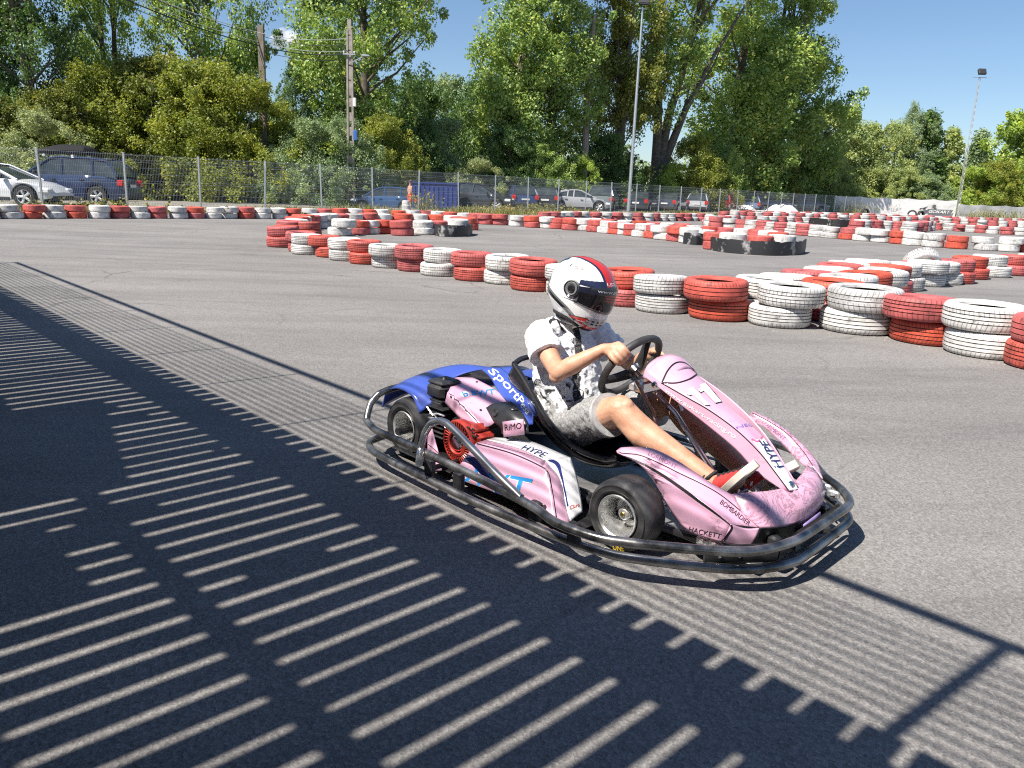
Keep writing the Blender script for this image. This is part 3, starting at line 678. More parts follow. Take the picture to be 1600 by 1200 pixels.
    for s in (-1, 1):
        for hx in (-.85, .15): q = lamp(hx, s * W * .503, interp(K['belt'], hx) - .17, (.18, .03, .035)); hd.append(mesh('door_handle', q.v, q.f, [M_TRIM], q.m))
    pl = lamp(-L / 2 - .002, 0, zb1 - .2, (.02, .5, .11)); plm = mesh('number_plate', pl.v, pl.f, [M_PLATE], pl.m)
    sil = []
    for c_, d_, nm in [(((K['wb'][0] + K['wb'][1]) / 2, s * W * .485, .27), (K['wb'][1] - K['wb'][0] - 2 * ra - .05, .06, .12), 'sill') for s in (-1, 1)] + [((-L / 2 + .05, 0, .38), (.16, W * .82, .2), 'bumper'), ((L / 2 - .06, 0, .32), (.14, W * .78, .16), 'bumper')]:
        g = G(); g.bbox(c_, d_, .02); sil.append(mesh(nm, g.v, g.f, [M_TRIM], g.m))
    CARM[kind] = (body, gl, ty, rm, tl, hl, mr, hd, plm, sil); return CARM[kind]
PAINT = {}
def car(kind, px, dep, heading, colour, label, z=.08, name='parked_car', cat='car', sc=1.0):
    B = car_meshes(kind); K = KIND[kind]; p = at(px, dep, z)
    root = empty(name, p, R_(heading), label, cat, 'cars parked behind the mesh fence'); root.scale = (sc,) * 3
    if colour not in PAINT: PAINT[colour] = carpaint('paint', colour)
    o = link('body', B[0], root); o.material_slots[0].link = 'OBJECT'; o.material_slots[0].material = PAINT[colour]
    link('window', B[1], root)
    for xw in K['wb']:
        for s in (-1, 1):
            w = link('wheel', B[2], root); w.location = (xw, s * (K['W'] / 2 - .11), K['wr']); w.rotation_euler = (0, 0, 0 if s > 0 else math.pi)
            link('rim', B[3], w)
    for me in B[4] + B[5] + B[6] + B[7]: link(me.name.split('.')[0], me, root)
    link('number_plate', B[8], root)
    for me in B[9]: link(me.name.split('.')[0], me, root)
    return root
car('coupe', -3, 26.6, 4, (.72, .73, .74), 'white low coupe nosing in at the left edge behind the fence')
suv = car('suv', 113, 29.6, 182, (.022, .036, .085), 'dark blue off-road car carrying a black roof box')
box = empty('roof_box', suv.location + Vector((0, 0, 1.72)), R_(182), 'long black roof box on the dark blue car', 'roof box')
g = G(); v = []; nx = 14
for i in range(nx + 1):
    u = i / nx; x = -1.05 + 2.15 * u; h = .36 * min(1, (u * 6) ** .5, ((1 - u) * 2.2) ** .6 + .08); w = .40 * min(1, (u * 8) ** .5, ((1 - u) * 3) ** .5 + .15)
    v += [(x, -w * .9, .06), (x, -w, .06 + h * .4), (x, -w * .8, .06 + h * .85), (x, 0, .06 + h), (x, w * .8, .06 + h * .85), (x, w, .06 + h * .4), (x, w * .9, .06)]
g.add(v, [(i * 7 + j, i * 7 + (j + 1) % 7, (i + 1) * 7 + (j + 1) % 7, (i + 1) * 7 + j) for i in range(nx) for j in range(7)] + [tuple(range(7)), tuple(nx * 7 + j for j in range(6, -1, -1))])
g.build('lid', pbr('box_black', (.02, .02, .022), rough=.75, spec=.15), box, sharp=30)
for x in (-.45, .55):
    g = G(); g.bbox((x, 0, .03), (.07, 1.2, .035), .008); g.bbox((x, -.6, .0), (.1, .07, .08), .01); g.bbox((x, .6, .0), (.1, .07, .08), .01); g.build('crossbar', M_ALU, box)
C_ = car
C_('hatch', 604, 42.2, 176, (.03, .075, .17), 'mid blue small car partly behind the shirtless man', -.15, sc=.86)  # blue paint darkened to stand in for shade on the car
C_('hatch', 745, 44.5, -8, (.03, .032, .036), 'dark grey small car facing right beside the blue container', .03)
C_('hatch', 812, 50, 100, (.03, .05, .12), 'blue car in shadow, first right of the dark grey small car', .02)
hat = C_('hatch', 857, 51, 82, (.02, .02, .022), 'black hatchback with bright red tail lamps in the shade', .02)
C_('coupe', 900, 51.5, 10, (.42, .42, .43), 'pale car whose pale bonnet shows between two fence posts', .0)  # white paint toned down to grey, shade put into the colour
C_('suv', 943, 54.5, 78, (.13, .15, .15), 'grey green off-road car seen from behind', .0)
C_('sedan', 1004, 57, 70, (.02, .021, .024), 'black saloon beside the tall light mast', .0)
C_('sedan', 1050, 60, 66, (.045, .05, .07), 'dark blue saloon right of the black saloon', .0)
C_('hatch', 1092, 63, 74, (.36, .37, .39), 'pale hatchback beside the bright red car', .0)  # grey instead of white paint, standing in for shade
C_('hatch', 1131, 66, 66, (.45, .03, .025), 'bright red hatchback behind the fence', .0, sc=1.12)
C_('hatch', 1172, 69, 76, (.12, .18, .27), 'pale blue hatchback right of the red one', .0)
C_('suv', 1206, 72, 20, (.06, .10, .18), 'steel blue off-road car near the end of the fence', .0)
C_('suv', 1258, 77, 14, (.12, .13, .15), 'dull grey off-road car last before the banner', .0)
# blue container
M_CONT = pbr('container_blue', (.018, .035, .17), (.03, .05, .2), .5, scale=2)
cp = at(679, 42.6, .05); cont = empty('skip_container', cp, 0, 'dark blue steel container standing behind the fence', 'container')
g = G(); g.box((0, 0, .68), (2.55, 1.5, 1.26)); g.build('body', M_CONT, cont, smooth=False)
g = G()
for i in range(11): g.bbox((-1.2 + i * .24, -.775, .65), (.07, .045, 1.1), .008)
g.build('ribs', M_CONT, cont)
g = G(); g.bbox((0, 0, 1.34), (2.65, 1.6, .08), .01); g.build('top_rim', M_CONT, cont)

# ------------------------------------------------------------------ poles and wires
def utility(px, dep, h, label, w=.30, holes=True, mat=None):
    root = empty('utility_pole', at(px, dep, 0), 0, label, 'utility pole'); mat = mat or M_CONC
    g = G()
    if holes:
        for s in (-1, 1):
            g.add([(s * w * .5 - .05, -.10, 0), (s * w * .5 + .05, -.10, 0), (s * w * .5 + .05, .1, 0), (s * w * .5 - .05, .1, 0), (s * w * .36 - .045, -.08, h), (s * w * .36 + .045, -.08, h), (s * w * .36 + .045, .08, h), (s * w * .36 - .045, .08, h)],
                  [(3, 2, 1, 0), (4, 5, 6, 7), (0, 1, 5, 4), (1, 2, 6, 5), (2, 3, 7, 6), (3, 0, 4, 7)])
        z = .1
        while z < h: g.box((0, 0, z + .2), (w * .95 - .1 * z / h, .11, .42 if z < h * .62 else .75)); z += .70
    else:
        g.box((0, 0, h / 2), (w, w * .8, h))
    g.build('pole', mat, root, smooth=False)
    if not holes: return root
    g = G(); g.bbox((0, -.14, h - 1.15), (.62, .06, .06), .01); g.build('crossarm', M_STEEL, root)
    for x in (-.26, .26):
        g = G(); g.lathe([(0, .13), (.03, .12), (.04, .08), (.025, .06), (.04, .04), (.025, .02), (0, 0)], (x, -.14, h - 1.12), 'Z', 8); g.build('insulator', M_TARPW, root)
    return root
up1 = utility(549, 42, 8.6, 'tall concrete utility pole with slotted shaft and small lamp')
g = G(); g.tube(cr([(0, -.1, 7.0), (.35, -.3, 7.15), (.75, -.5, 7.3)], 4), .025, 6); g.bbox((.9, -.58, 7.35), (.42, .16, .09), .03); g.build('street_lamp', M_STEEL, up1)
g = G(); g.bbox((.24, -.1, 5.2), (.16, .14, .42), .02); g.build('junction_box', M_TARPW, up1)
g = G(); g.bbox((.26, -.1, 3.6), (.2, .1, .5), .03); g.build('blue_sheet', carpaint('blue_sheet', (.03, .12, .4)), up1)
up2 = utility(417, 44, 9.0, 'plain weathered square utility pole between trees on the left', .30, False, pbr('weathered_pole', (.16, .13, .10), (.25, .21, .17), .85, scale=5))
M_CABLE = pbr('cable', (.03, .03, .03), rough=.6)
wires = empty('power_lines', at(417, 44, 8.6), 0, 'bundle of sagging power lines running between the two utility poles', 'power line')
wo = wires.location
A0 = at(20, 33, 10.2); B0 = at(417, 44, 8.0); C0 = at(549, 42, 7.5)
for k, (dz, dx) in enumerate(((0, 0), (.18, .2), (.5, .45), (.62, -.4), (-.25, .1))):
    for a, b in ((A0, B0), (B0, C0)):
        P = []
        for t in np.linspace(0, 1, 14):
            p = a.lerp(b, t) + Vector((dx * .4, dx, dz - (.5 if a is A0 else .2) * 4 * t * (1 - t))); P.append(p - wo)
        g = G(); g.tube(P, .016 if k else .028, 5); g.build('cable', M_CABLE if k % 2 == 0 else M_STEEL, wires)
def mast(px, dep, h, label, lattice=False):
    root = empty('light_mast', at(px, dep, 0), 0, label, 'light mast')
    g = G()
    if lattice:
        for k in range(3):
            t = k * 2.094; g.tube([(.14 * math.cos(t), .14 * math.sin(t), 0), (.06 * math.cos(t), .06 * math.sin(t), h)], .016, 5)
        z = 0
        while z < h - .5:
            for k in range(3):
                t = k * 2.094; t2 = t + 2.094; r0 = .14 - .08 * z / h
                g.tube([(r0 * math.cos(t), r0 * math.sin(t), z), (r0 * math.cos(t2), r0 * math.sin(t2), z + .5)], .008, 4)
            z += .5
    else: g.tube([(0, 0, 0), (0, 0, h * .5), (0, 0, h)], [.11, .085, .055], 12)
    g.build('pole', M_STEEL if not lattice else pbr('mast_steel', (.5, .5, .5), (.6, .58, .55), .5, .5, scale=8), root)
    g = G(); g.bbox((0, 0, h), (1.1 if lattice else .5, .06, .05), .01); g.build('bracket', M_STEEL, root)
    fl = G(); Mx = Matrix.Rotation(R_(-28), 4, 'X'); fl.bbox((.05, -.1, h + .42), (.62, .22, .48), .03, 0, Mx); lampo = fl.build('floodlight', M_TRIM, root)
    fl = G(); fl.bbox((.05, -.215, h + .365), (.52, .02, .38), .01, 0, Mx); fl.build('glass', M_GLASS, lampo)
    return root
m1 = mast(983, 50, 11.75, 'white tubular floodlight mast rising in front of the poplars')
m2 = mast(1499, 68, 11.4, 'slender lattice floodlight mast beside the white banner', True)
# ------------------------------------------------------------------ trees and shrubs
M_BARK = pbr('bark', (.07, .058, .045), (.16, .135, .105), .9, scale=7, bs=.5, bscale=16, bd=.02)
M_DEADW = pbr('dead_wood', (.24, .20, .16), (.36, .31, .26), .9, scale=7, bs=.4)
LEAF = {
 'dark': leafmat('leaf_dark', [(0.049, 0.090, 0.035), (0.086, 0.148, 0.049), (0.136, 0.210, 0.068), (0.074, 0.125, 0.045)], .30, .42),
 'poplar': leafmat('leaf_poplar', [(0.122, 0.201, 0.063), (0.188, 0.283, 0.091), (0.297, 0.361, 0.113), (0.147, 0.242, 0.084), (0.430, 0.443, 0.143)], .34, .42, .35),
 'yellow': leafmat('leaf_yellow', [(.150, .180, .034), (.210, .240, .046), (.270, .280, .062), (.105, .140, .030)], .38),
 'gold': leafmat('leaf_gold', [(.120, .150, .036), (.165, .190, .048), (.215, .210, .055), (.090, .120, .032)], .36),
 'sage': leafmat('leaf_sage', [(0.169, 0.209, 0.116), (0.258, 0.298, 0.169), (0.337, 0.356, 0.198), (0.148, 0.198, 0.099)], .32),
 'grey': leafmat('leaf_grey', [(0.128, 0.189, 0.102), (0.203, 0.265, 0.147), (0.254, 0.317, 0.178), (0.114, 0.165, 0.088)], .3),
 'light': leafmat('leaf_light', [(0.177, 0.260, 0.059), (0.271, 0.353, 0.075), (0.353, 0.416, 0.103), (0.156, 0.240, 0.062)], .38),
 'willow': leafmat('leaf_willow', [(0.193, 0.250, 0.101), (0.271, 0.318, 0.136), (0.339, 0.374, 0.170)], .36),  # leaf tone lightened to stand in for haze over the far trees
}
def leaves(centers, rc, n_per, size, rs, up_bias=.35, flat=1.0):
    nC = len(centers); idx = np.repeat(np.arange(nC), n_per); n = len(idx)
    d = rs.normal(0, 1, (n, 3)); d /= np.linalg.norm(d, axis=1)[:, None]; rad = rs.uniform(0, 1, n) ** .45
    off = d * (rad * rc[idx])[:, None]; off[:, 2] *= flat
    P = centers[idx] + off
    nr = rs.normal(0, 1, (n, 3)) * .75 + d * .65; nr[:, 2] += up_bias; nr /= np.linalg.norm(nr, axis=1)[:, None]
    t = np.cross(nr, rs.normal(0, 1, (n, 3))); t /= np.linalg.norm(t, axis=1)[:, None] + 1e-9; bt = np.cross(nr, t)
    s = size * rs.uniform(.6, 1.35, n)[:, None]
    V = np.stack([P - t * s * .6, P + bt * s * .38 - t * s * .05, P + t * s * .6 + nr * s * .10, P - bt * s * .38 - t * s * .05], 1).reshape(-1, 3)
    F = np.arange(n * 4).reshape(-1, 4); return V, F
def limb_tube(g, a, b, r0, r1, rs, seg=6, wob=.12):
    P = []; L = np.linalg.norm(b - a)
    for t in np.linspace(0, 1, 5):
        p = a + (b - a) * t; p = p + np.array([0, 0, -.10 * L * 4 * t * (1 - t) * .4]) + (rs.normal(0, wob * L * .12, 3) if 0 < t < 1 else 0); P.append(p)
    g.tube(P, [r0 + (r1 - r0) * t for t in np.linspace(0, 1, 5)], seg, cap=False)
def make_tree(seed, H, rad, z0, prof, ncl, npl, size, rcl, trunk_r, gaps=.0, limbs=26, sway=.4, forks=None, up_bias=.35):
    """trunk mesh and crown mesh; prof(t) is the crown's radius over its height"""
    rs = np.random.RandomState(seed); g = G()
    tops = forks or [(rs.normal(0, sway), rs.normal(0, sway), H * .93)]
    axes = []
    for tx, ty, tz in tops:
        ax = [np.array([0, 0, -.2])]
        for t in np.linspace(.12, 1, 8): ax.append(np.array([tx * t ** 1.6, ty * t ** 1.6, tz * t]) + np.append(rs.normal(0, .12, 2), 0) * t)
        axes.append(ax); g.tube(ax, [trunk_r * (1 - .85 * i / 8) * (1.25 if i == 0 else 1) for i in range(9)], 9, cap=False)
    C = []; RC = []; tries = 0
    while len(C) < ncl and tries < ncl * 30:
        tries += 1; t = rs.uniform(0, 1); a = rs.uniform(0, 2 * np.pi); R = rad * prof(t)
        lump = 1 + .42 * noise.noise((math.cos(a) * 1.3 + seed, math.sin(a) * 1.3, t * 5.0))
        q = rs.uniform(0, 1) ** .42 * R * lump; z = z0 + (H - z0) * t
        axn = axes[rs.randint(len(axes))]; k = min(len(axn) - 1, max(0, int(z / H * (len(axn) - 1)))); cx = axn[k]
        p = np.array([cx[0] + q * math.cos(a), cx[1] + q * math.sin(a), z + rs.normal(0, .25)])
        if noise.noise((p[0] * .36 + seed * 3.1, p[1] * .36, p[2] * .36)) < gaps - .5: continue
        k_ = rs.uniform(0, 1)
        if k_ < .2: p[:2] += (p[:2] - cx[:2]) * .22; p[2] += rs.uniform(0, .35) * rcl; RC.append(rcl * rs.uniform(.32, .6))
        else: RC.append(rcl * rs.uniform(.6, 1.35))
        C.append(p)
    C = np.array(C); RC = np.array(RC)
    sel = rs.permutation(len(C))[:limbs]
    for i in sel:
        p = C[i]; axn = min(axes, key=lambda A: min(np.linalg.norm(p - q) for q in A)); h = max(z0 * .6, p[2] - np.linalg.norm(p[:2]) * .75)
        k = h / (H * .93) * 8; k0 = int(np.clip(k, 0, 7)); b = axn[k0] + (axn[k0 + 1] - axn[k0]) * np.clip(k - k0, 0, 1)
        limb_tube(g, b, p, trunk_r * .34 * (1 - .6 * h / H), .018, rs)
    V, F = leaves(C, RC, npl, size, rs, up_bias)
    return mesh('trunk', g.v, g.f, M_BARK, g.m, True, None), (V, F)
TREE = {}
oval = lambda t: (math.sin(math.pi * min(1, max(.0, t * .92 + .06)))) ** .62
def tall(t): return .55 + .45 * math.sin(math.pi * min(1, t * .9 + .12)) if t < .86 else max(.12, (1 - t) / .14 * .75)
def bushp(t): return max(.15, (1 - t ** 2.4)) ** .6
def fence_depth(px):
    for (xa, ya), (xb, yb) in zip(FL, FL[1:]):
        pa, pb = 800 + xa / ya * F_PX, 800 + xb / yb * F_PX
        if pa <= px <= pb: t = (px - pa) / (pb - pa); return 1 / (1 / ya * (1 - t) + 1 / yb * t)
    return FL[0][1] if px < 400 else 82
def place(kind, leafk, px, dep, h, label, rz=0, wide=1.0, name='tree', cat='tree', group='trees behind the fence', dz=0.0):
    H0, me_t, me_c = TREE[kind]
    md = fence_depth(px) + (9.5 if name == 'shrub' else 12.5)
    if dep < md: h = (h - CAM_H) * md / dep + CAM_H; dep = md
    root = empty(name, at(px, dep, dz), rz, label, cat, group); s = h / H0; root.scale = (s * wide, s * wide, s)
    link('trunk', me_t, root)
    o = link('crown', me_c, root); o.material_slots[0].link = 'OBJECT'; o.material_slots[0].material = LEAF[leafk]
    return root
def reg(kind, H, *a, **k):
    t, (V, F) = make_tree(k.pop('seed'), H, *a, **k); TREE[kind] = (H, t, np_mesh('crown', V, F, [LEAF['dark']]))
reg('broad', 16, 3.9, 2.2, oval, 430, 150, .138, .70, .33, seed=11, gaps=.52, limbs=60)
reg('broad2', 16, 3.7, 3.0, oval, 360, 150, .138, .70, .30, seed=12, gaps=.54, limbs=60, forks=[(-1.2, .3, 15), (1.6, -.5, 13.5)])
reg('poplar', 18, 2.7, 1.2, tall, 460, 140, .140, .70, .34, seed=21, gaps=.44, limbs=50)
reg('poplar2', 18, 2.8, 1.0, tall, 480, 140, .140, .70, .34, seed=22, gaps=.42, limbs=50, forks=[(-.6, 0, 17), (1.0, .4, 15.5)])
reg('forked', 17, 2.3, 5.5, oval, 160, 110, .165, .70, .34, seed=31, gaps=.40, limbs=50, forks=[(-.8, .2, 16.2), (3.0, .3, 15), (4.6, .1, 11.5)])
reg('round', 9, 3.6, .6, oval, 260, 130, .145, .68, .18, seed=41, gaps=.06, limbs=16)
reg('bush', 6, 3.2, .05, bushp, 360, 160, .098, .46, .10, seed=51, gaps=.34, limbs=22)
reg('bush2', 5, 2.9, .05, bushp, 300, 150, .092, .42, .09, seed=52, gaps=.36, limbs=18)
reg('spire', 8, 1.7, .3, lambda t: max(.08, 1 - t) ** .7, 150, 100, .17, .55, .12, seed=61, gaps=.05, limbs=10)
reg('airy', 9, 3.6, 1.0, oval, 190, 85, .21, .60, .14, seed=71, gaps=.12, limbs=60)
# tall trees
place('broad', 'dark', -45, 43, 19, 'tall dark tree filling the upper left corner', .4, .90)
place('broad2', 'dark', 62, 41, 14.5, 'dark leaning tree between the left corner and the pale bushes', 1.9, .80)
place('broad2', 'poplar', 190, 50, 19, 'tall loose tree with a leaning trunk above the yellow green shrubs', 3.3, .66)
place('broad', 'poplar', 335, 49, 19.5, 'big broad tree towering over the plain square pole', 2.1, .68)
place('broad', 'dark', 470, 60, 9.5, 'dark tree half hidden behind the square pole', 4.0, .7)
place('broad', 'poplar', 572, 49, 19.5, 'big spreading tree behind the slotted concrete pole', 5.0, .86)
place('broad2', 'dark', 525, 55, 14.5, 'darker tree standing close behind the slotted concrete pole', .9, .9)
place('poplar', 'poplar', 806, 56, 21.5, 'tall poplar on the right of the open sky gap', 0, 1.0)
place('poplar2', 'poplar', 856, 58, 21, 'tall poplar just left of the bare dead trunk', 1.2, .95)
place('poplar2', 'gold', 963, 53, 18.5, 'yellowing poplar behind the white floodlight mast', 2.6, .82)
place('forked', 'poplar', 1022, 53, 19, 'forked tree with bare crossing limbs right of the mast', .15, 1.0)
place('poplar', 'poplar', 1140, 54, 20.5, 'large silvery poplar beside the open blue sky', 3.6, 1.18)
place('poplar2', 'poplar', 1196, 57, 18.5, 'poplar with the outermost edge against the open sky', 4.7, .98)
place('round', 'poplar', 1225, 58, 11.5, 'lower dark green tree at the foot of the last poplar', 1.1, .9)
# dead trunk and dead boughs
dt = empty('dead_tree', at(909, 58, 0), 0, 'bare broken dead trunk standing between the poplars', 'tree', 'trees behind the fence'); rs = np.random.RandomState(2)
g = G(); g.tube([(0, 0, -.1), (.05, 0, 4), (-.02, .05, 8), (.10, 0, 11.5), (.16, 0, 12.9)], [.30, .26, .22, .18, .10], 10); g.tube([(.02, 0, 10.3), (-.32, 0, 11.0), (-.40, .0, 11.6)], [.1, .07, .03], 6); g.build('trunk', M_DEADW, dt)
db = empty('dead_branch', at(1058, 68, 0), 0, 'grey leafless bough hanging across the forked tree', 'branch'); g = G()
for k in range(16):
    a = np.array([-1.4, 0, 8.2]); z = 10.2 + rs.uniform(-.6, .7); b = np.array([rs.uniform(.6, 2.4), rs.uniform(-.5, .5), z]); m = np.array([.1, 0, 9.9])
    g.tube(cr([a, m + rs.normal(0, .15, 3), b], 5), [.045 - .0035 * i for i in range(11)], 5, cap=False)
g.tube(cr([(-1.9, 0, 6.2), (-1.2, 0, 8.4), (.2, 0, 10.2)], 5), .055, 6); g.build('bough', M_DEADW, db)
# background and right hand trees
place('round', 'grey', 700, 74, 10.2, 'rounded dark green tree closing the sky gap in the middle', .3, .95)
place('round', 'dark', 748, 70, 9.6, 'small dark tree right of the rounded tree in the sky gap', 2.0, .85)
place('round', 'dark', 655, 62, 8.6, 'dense tree behind the blue container', 1.0, 1.0)
place('airy', 'willow', 1290, 92, 11.2, 'pale grey green willow top right of the last poplar', .5, .9)
place('round', 'willow', 1262, 82, 8.6, 'light willow shrub tree beside the last poplar', .9, .9)
place('round', 'willow', 1322, 86, 8.8, 'light green willow above the left end of the white banner', 3.9, 1.0)
place('spire', 'willow', 1352, 86, 8.6, 'narrow willow above the white banner, left of the dark evergreen', 1.4, 1.2)
place('round', 'willow', 1386, 86, 9.0, 'mid green tree in front of the dark evergreen', 2.2, .85)
place('broad', 'grey', 1416, 92, 12.4, 'darkest tree of the right hand hedge, rising above its neighbours', 1.2, .72)
place('spire', 'dark', 1444, 90, 10.4, 'dark pointed tree on the right flank of the darkest hedge tree', 0, 1.2)
place('spire', 'willow', 1480, 84, 8.3, 'pointed mid green tree left of the lattice mast', .7, 1.25)
place('spire', 'grey', 1512, 84, 8.2, 'second pointed tree, just behind the lattice mast', 2.7, 1.1)
place('airy', 'light', 1565, 90, 11.0, 'airy bright green tree right of the lattice mast', 1.0, .9)
place('airy', 'light', 1625, 92, 12.0, 'airy bright green tree cut by the right edge', 4.0, 1.0)
# shrubs
SH = 'shrubs along the car park'
def shrub(kind, leafk, px, dep, h, label, rz=0, wide=1.0): place(kind, leafk, px, dep, h, label, rz, wide, 'shrub', 'shrub', SH)
shrub('bush', 'gold', -15, 37, 4.6, 'olive yellow shrub above the white coupe', .2, 1.0)
shrub('bush2', 'sage', 62, 35, 3.4, 'pale olive shrub behind the dark blue car', 1.1, 1.1)
shrub('bush', 'gold', 100, 40, 5.0, 'olive shrub rising behind the roof box', 2.4, 1.0)
shrub('bush', 'yellow', 180, 42, 6.3, 'large bright yellow green shrub, left one of the big pair', .5, 1.0)
shrub('bush', 'gold', 245, 44, 7.2, 'tallest yellow green shrub in the middle of the left thicket', 3.0, .95)
shrub('bush', 'yellow', 318, 43, 6.9, 'bright yellow green shrub left of the plain square pole', 4.2, 1.0)
shrub('bush2', 'yellow', 382, 42, 5.7, 'brightest yellow shrub at the foot of the plain square pole', 1.7, 1.0)
shrub('bush', 'dark', 430, 46, 5.2, 'dark shrub between the square pole and the grey shrub', 2.0, .8)
shrub('bush2', 'grey', 482, 41, 3.9, 'grey green shrub left of the slotted pole foot', .9, 1.1)
shrub('bush2', 'grey', 545, 41.5, 4.1, 'grey green shrub hiding the foot of the slotted pole', 3.9, 1.0)
shrub('bush2', 'yellow', 606, 46, 4.6, 'yellow flecked shrub right of the slotted pole', 5.2, .9)
shrub('bush', 'dark', 650, 50, 5.2, 'dark shrub above the man and the container', .8, .9)
shrub('bush2', 'grey', 690, 52, 5.0, 'mid green shrub above the blue container', 2.8, 1.0)
shrub('bush2', 'sage', 742, 49, 2.7, 'pale sage shrub between the container and the dark grey car', 1.3, 1.25)
shrub('bush', 'dark', 790, 53, 5.0, 'dark shrub below the first tall poplar', 3.3, .9)
shrub('bush2', 'poplar', 840, 54, 4.0, 'leafy shrub behind the black hatchback', 4.4, 1.1)
shrub('bush2', 'light', 905, 56, 3.4, 'light green shrub above the white bonnet', .1, .8)
shrub('bush', 'dark', 945, 60, 5.2, 'dark shrub behind the floodlight mast', 1.9, 1.0)
shrub('bush2', 'light', 1048, 60, 3.3, 'light shrub right of the mast over the dark saloons', 2.2, 1.0)
shrub('bush2', 'yellow', 1085, 64, 5.4, 'yellow green shrub at the foot of the silvery poplar', 3.2, 1.0)
shrub('bush', 'poplar', 1120, 66, 5.2, 'green shrub above the bright red hatchback', 5.0, .9)
shrub('bush2', 'gold', 1205, 66, 4.6, 'golden shrub at the right foot of the poplars', 1.0, .9)
shrub('bush2', 'dark', 1245, 74, 4.4, 'dark shrub behind the end of the wire fence', 2.5, 1.2)
shrub('bush', 'willow', 1300, 84, 5.4, 'light shrub over the left end of the white banner', .6, 1.0)
shrub('bush2', 'willow', 1350, 85, 4.4, 'mid green shrub over the middle of the white banner', 1.6, 1.3)
shrub('bush', 'willow', 1405, 85, 4.8, 'dense green shrub over the dark lettering', 3.6, 1.1)
shrub('bush2', 'grey', 1452, 85, 4.0, 'dark shrub over the kart logo', 4.6, 1.3)
shrub('bush2', 'light', 1512, 88, 5.0, 'bright shrub hanging over the right end of the white banner', .4, 1.2)
shrub('bush', 'yellow', 1552, 88, 6.0, 'yellow green shrub over the grey sheeting', 2.1, 1.0)
shrub('bush', 'light', 1610, 90, 6.6, 'bright green shrub at the right edge', 5.3, 1.0)
# undergrowth in front of the fence and tall weeds
def weeds(px, dep, n, h, label, sp=.6, seed=1):
    rs = np.random.RandomState(seed); p = at(px, dep); b = np.c_[p.x + rs.normal(0, sp, n), p.y + rs.normal(0, .3, n), np.full(n, .02)]
    V, F = blades(b, h * rs.uniform(.4, 1.1, n), np.full(n, .03 * dep / 50), rs); k = len(V)
    c = b + np.c_[rs.normal(0, .15, n), rs.normal(0, .1, n), h * rs.uniform(.3, 1.0, n)]
    V2, F2 = leaves(c[::2], np.full(len(c[::2]), .16), 4, .09, rs)
    tag(link('tall_weeds', np_mesh('tall_weeds', np.vstack([V, V2]), np.vstack([F, F2 + k]), [M_GRASS])), label, kind='stuff')
weeds(1332, 78, 130, 1.3, 'tall straw coloured weeds before the left end of the banner', 1.4, 3)
weeds(1560, 79, 300, 1.0, 'dry weeds below the grey sheeting', 2.0, 4)
weeds(662, 38, 90, .9, 'dry weed stalks before the blue container', .35, 5)
weeds(148, 25.5, 160, .38, 'green weeds before the wheels of the dark blue car', 1.6, 6)
weeds(840, 45, 260, .45, 'fresh green weeds at the foot of the fence right of the grey car', 1.0, 7)
weeds(790, 42.5, 200, .35, 'green weeds beside the barrier behind the island', .8, 8)
weeds(1245, 72, 60, .8, 'weed clump near the end of the fence', .8, 9)
# far wood that closes the horizon
rs = np.random.RandomState(77); n = 1500
a = rs.uniform(-1.2, 1.25, n); dd = rs.uniform(105, 150, n); zz = rs.uniform(0, 1, n) ** .8
hh = np.array([5 + 3.5 * noise.noise((q * 6, 1.0, 4.0)) for q in a])
C = np.c_[np.sin(a) * dd, np.cos(a) * dd, zz * hh]
V, F = leaves(C, rs.uniform(1.4, 2.6, n), 26, .75, rs)
tag(link('distant_wood', np_mesh('distant_wood', V, F, [LEAF['grey']])), 'distant wood closing the horizon behind the trees', kind='stuff')
# small fair weather cloud
def cloud(px, py, dist, w, h, seed):
    d = ray(px, py); c = Vector(CAMP + d / np.linalg.norm(d) * dist); g = G(); rr = random.Random(seed)
    import bmesh
    bm = bmesh.new()
    for k in range(16):
        u = rr.uniform(-1, 1); s = h * (1 - abs(u)) * rr.uniform(.35, .7) + h * .12
        bmesh.ops.create_icosphere(bm, subdivisions=3, radius=s, matrix=Matrix.Translation((u * w, rr.uniform(-.3, .3) * h, rr.uniform(-.1, .35) * h * (1 - abs(u)))))
    me = bpy.data.meshes.new('cloud'); bm.to_mesh(me); bm.free()
    for v in me.vertices: v.co += v.normal * noise.noise(v.co * (1.3 / h)) * h * .25
    me.polygons.foreach_set('use_smooth', [True] * len(me.polygons))
    m, t, b, o = nodes('cloud'); t.nodes.remove(b)
    df = N(t, 'BsdfDiffuse'); df.inputs[0].default_value = (.9, .9, .92, 1); tr = N(t, 'BsdfTransparent')
    lw = N(t, 'LayerWeight'); lw.inputs[0].default_value = .35
    r = ramp(t, lw.outputs['Facing'], [(0.0, .34), (.6, 0.0)])
    ms = N(t, 'MixShader'); t.links.new(r.outputs[0], ms.inputs[0]); t.links.new(tr.outputs[0], ms.inputs[1]); t.links.new(df.outputs[0], ms.inputs[2]); t.links.new(ms.outputs[0], o.inputs['Surface'])
    me.materials.append(m); ob = link('cloud', me); ob.location = c; tag(ob, 'small white cloud showing between the left trees', kind='structure')
cloud(452, 68, 900, 26, 16, 3)
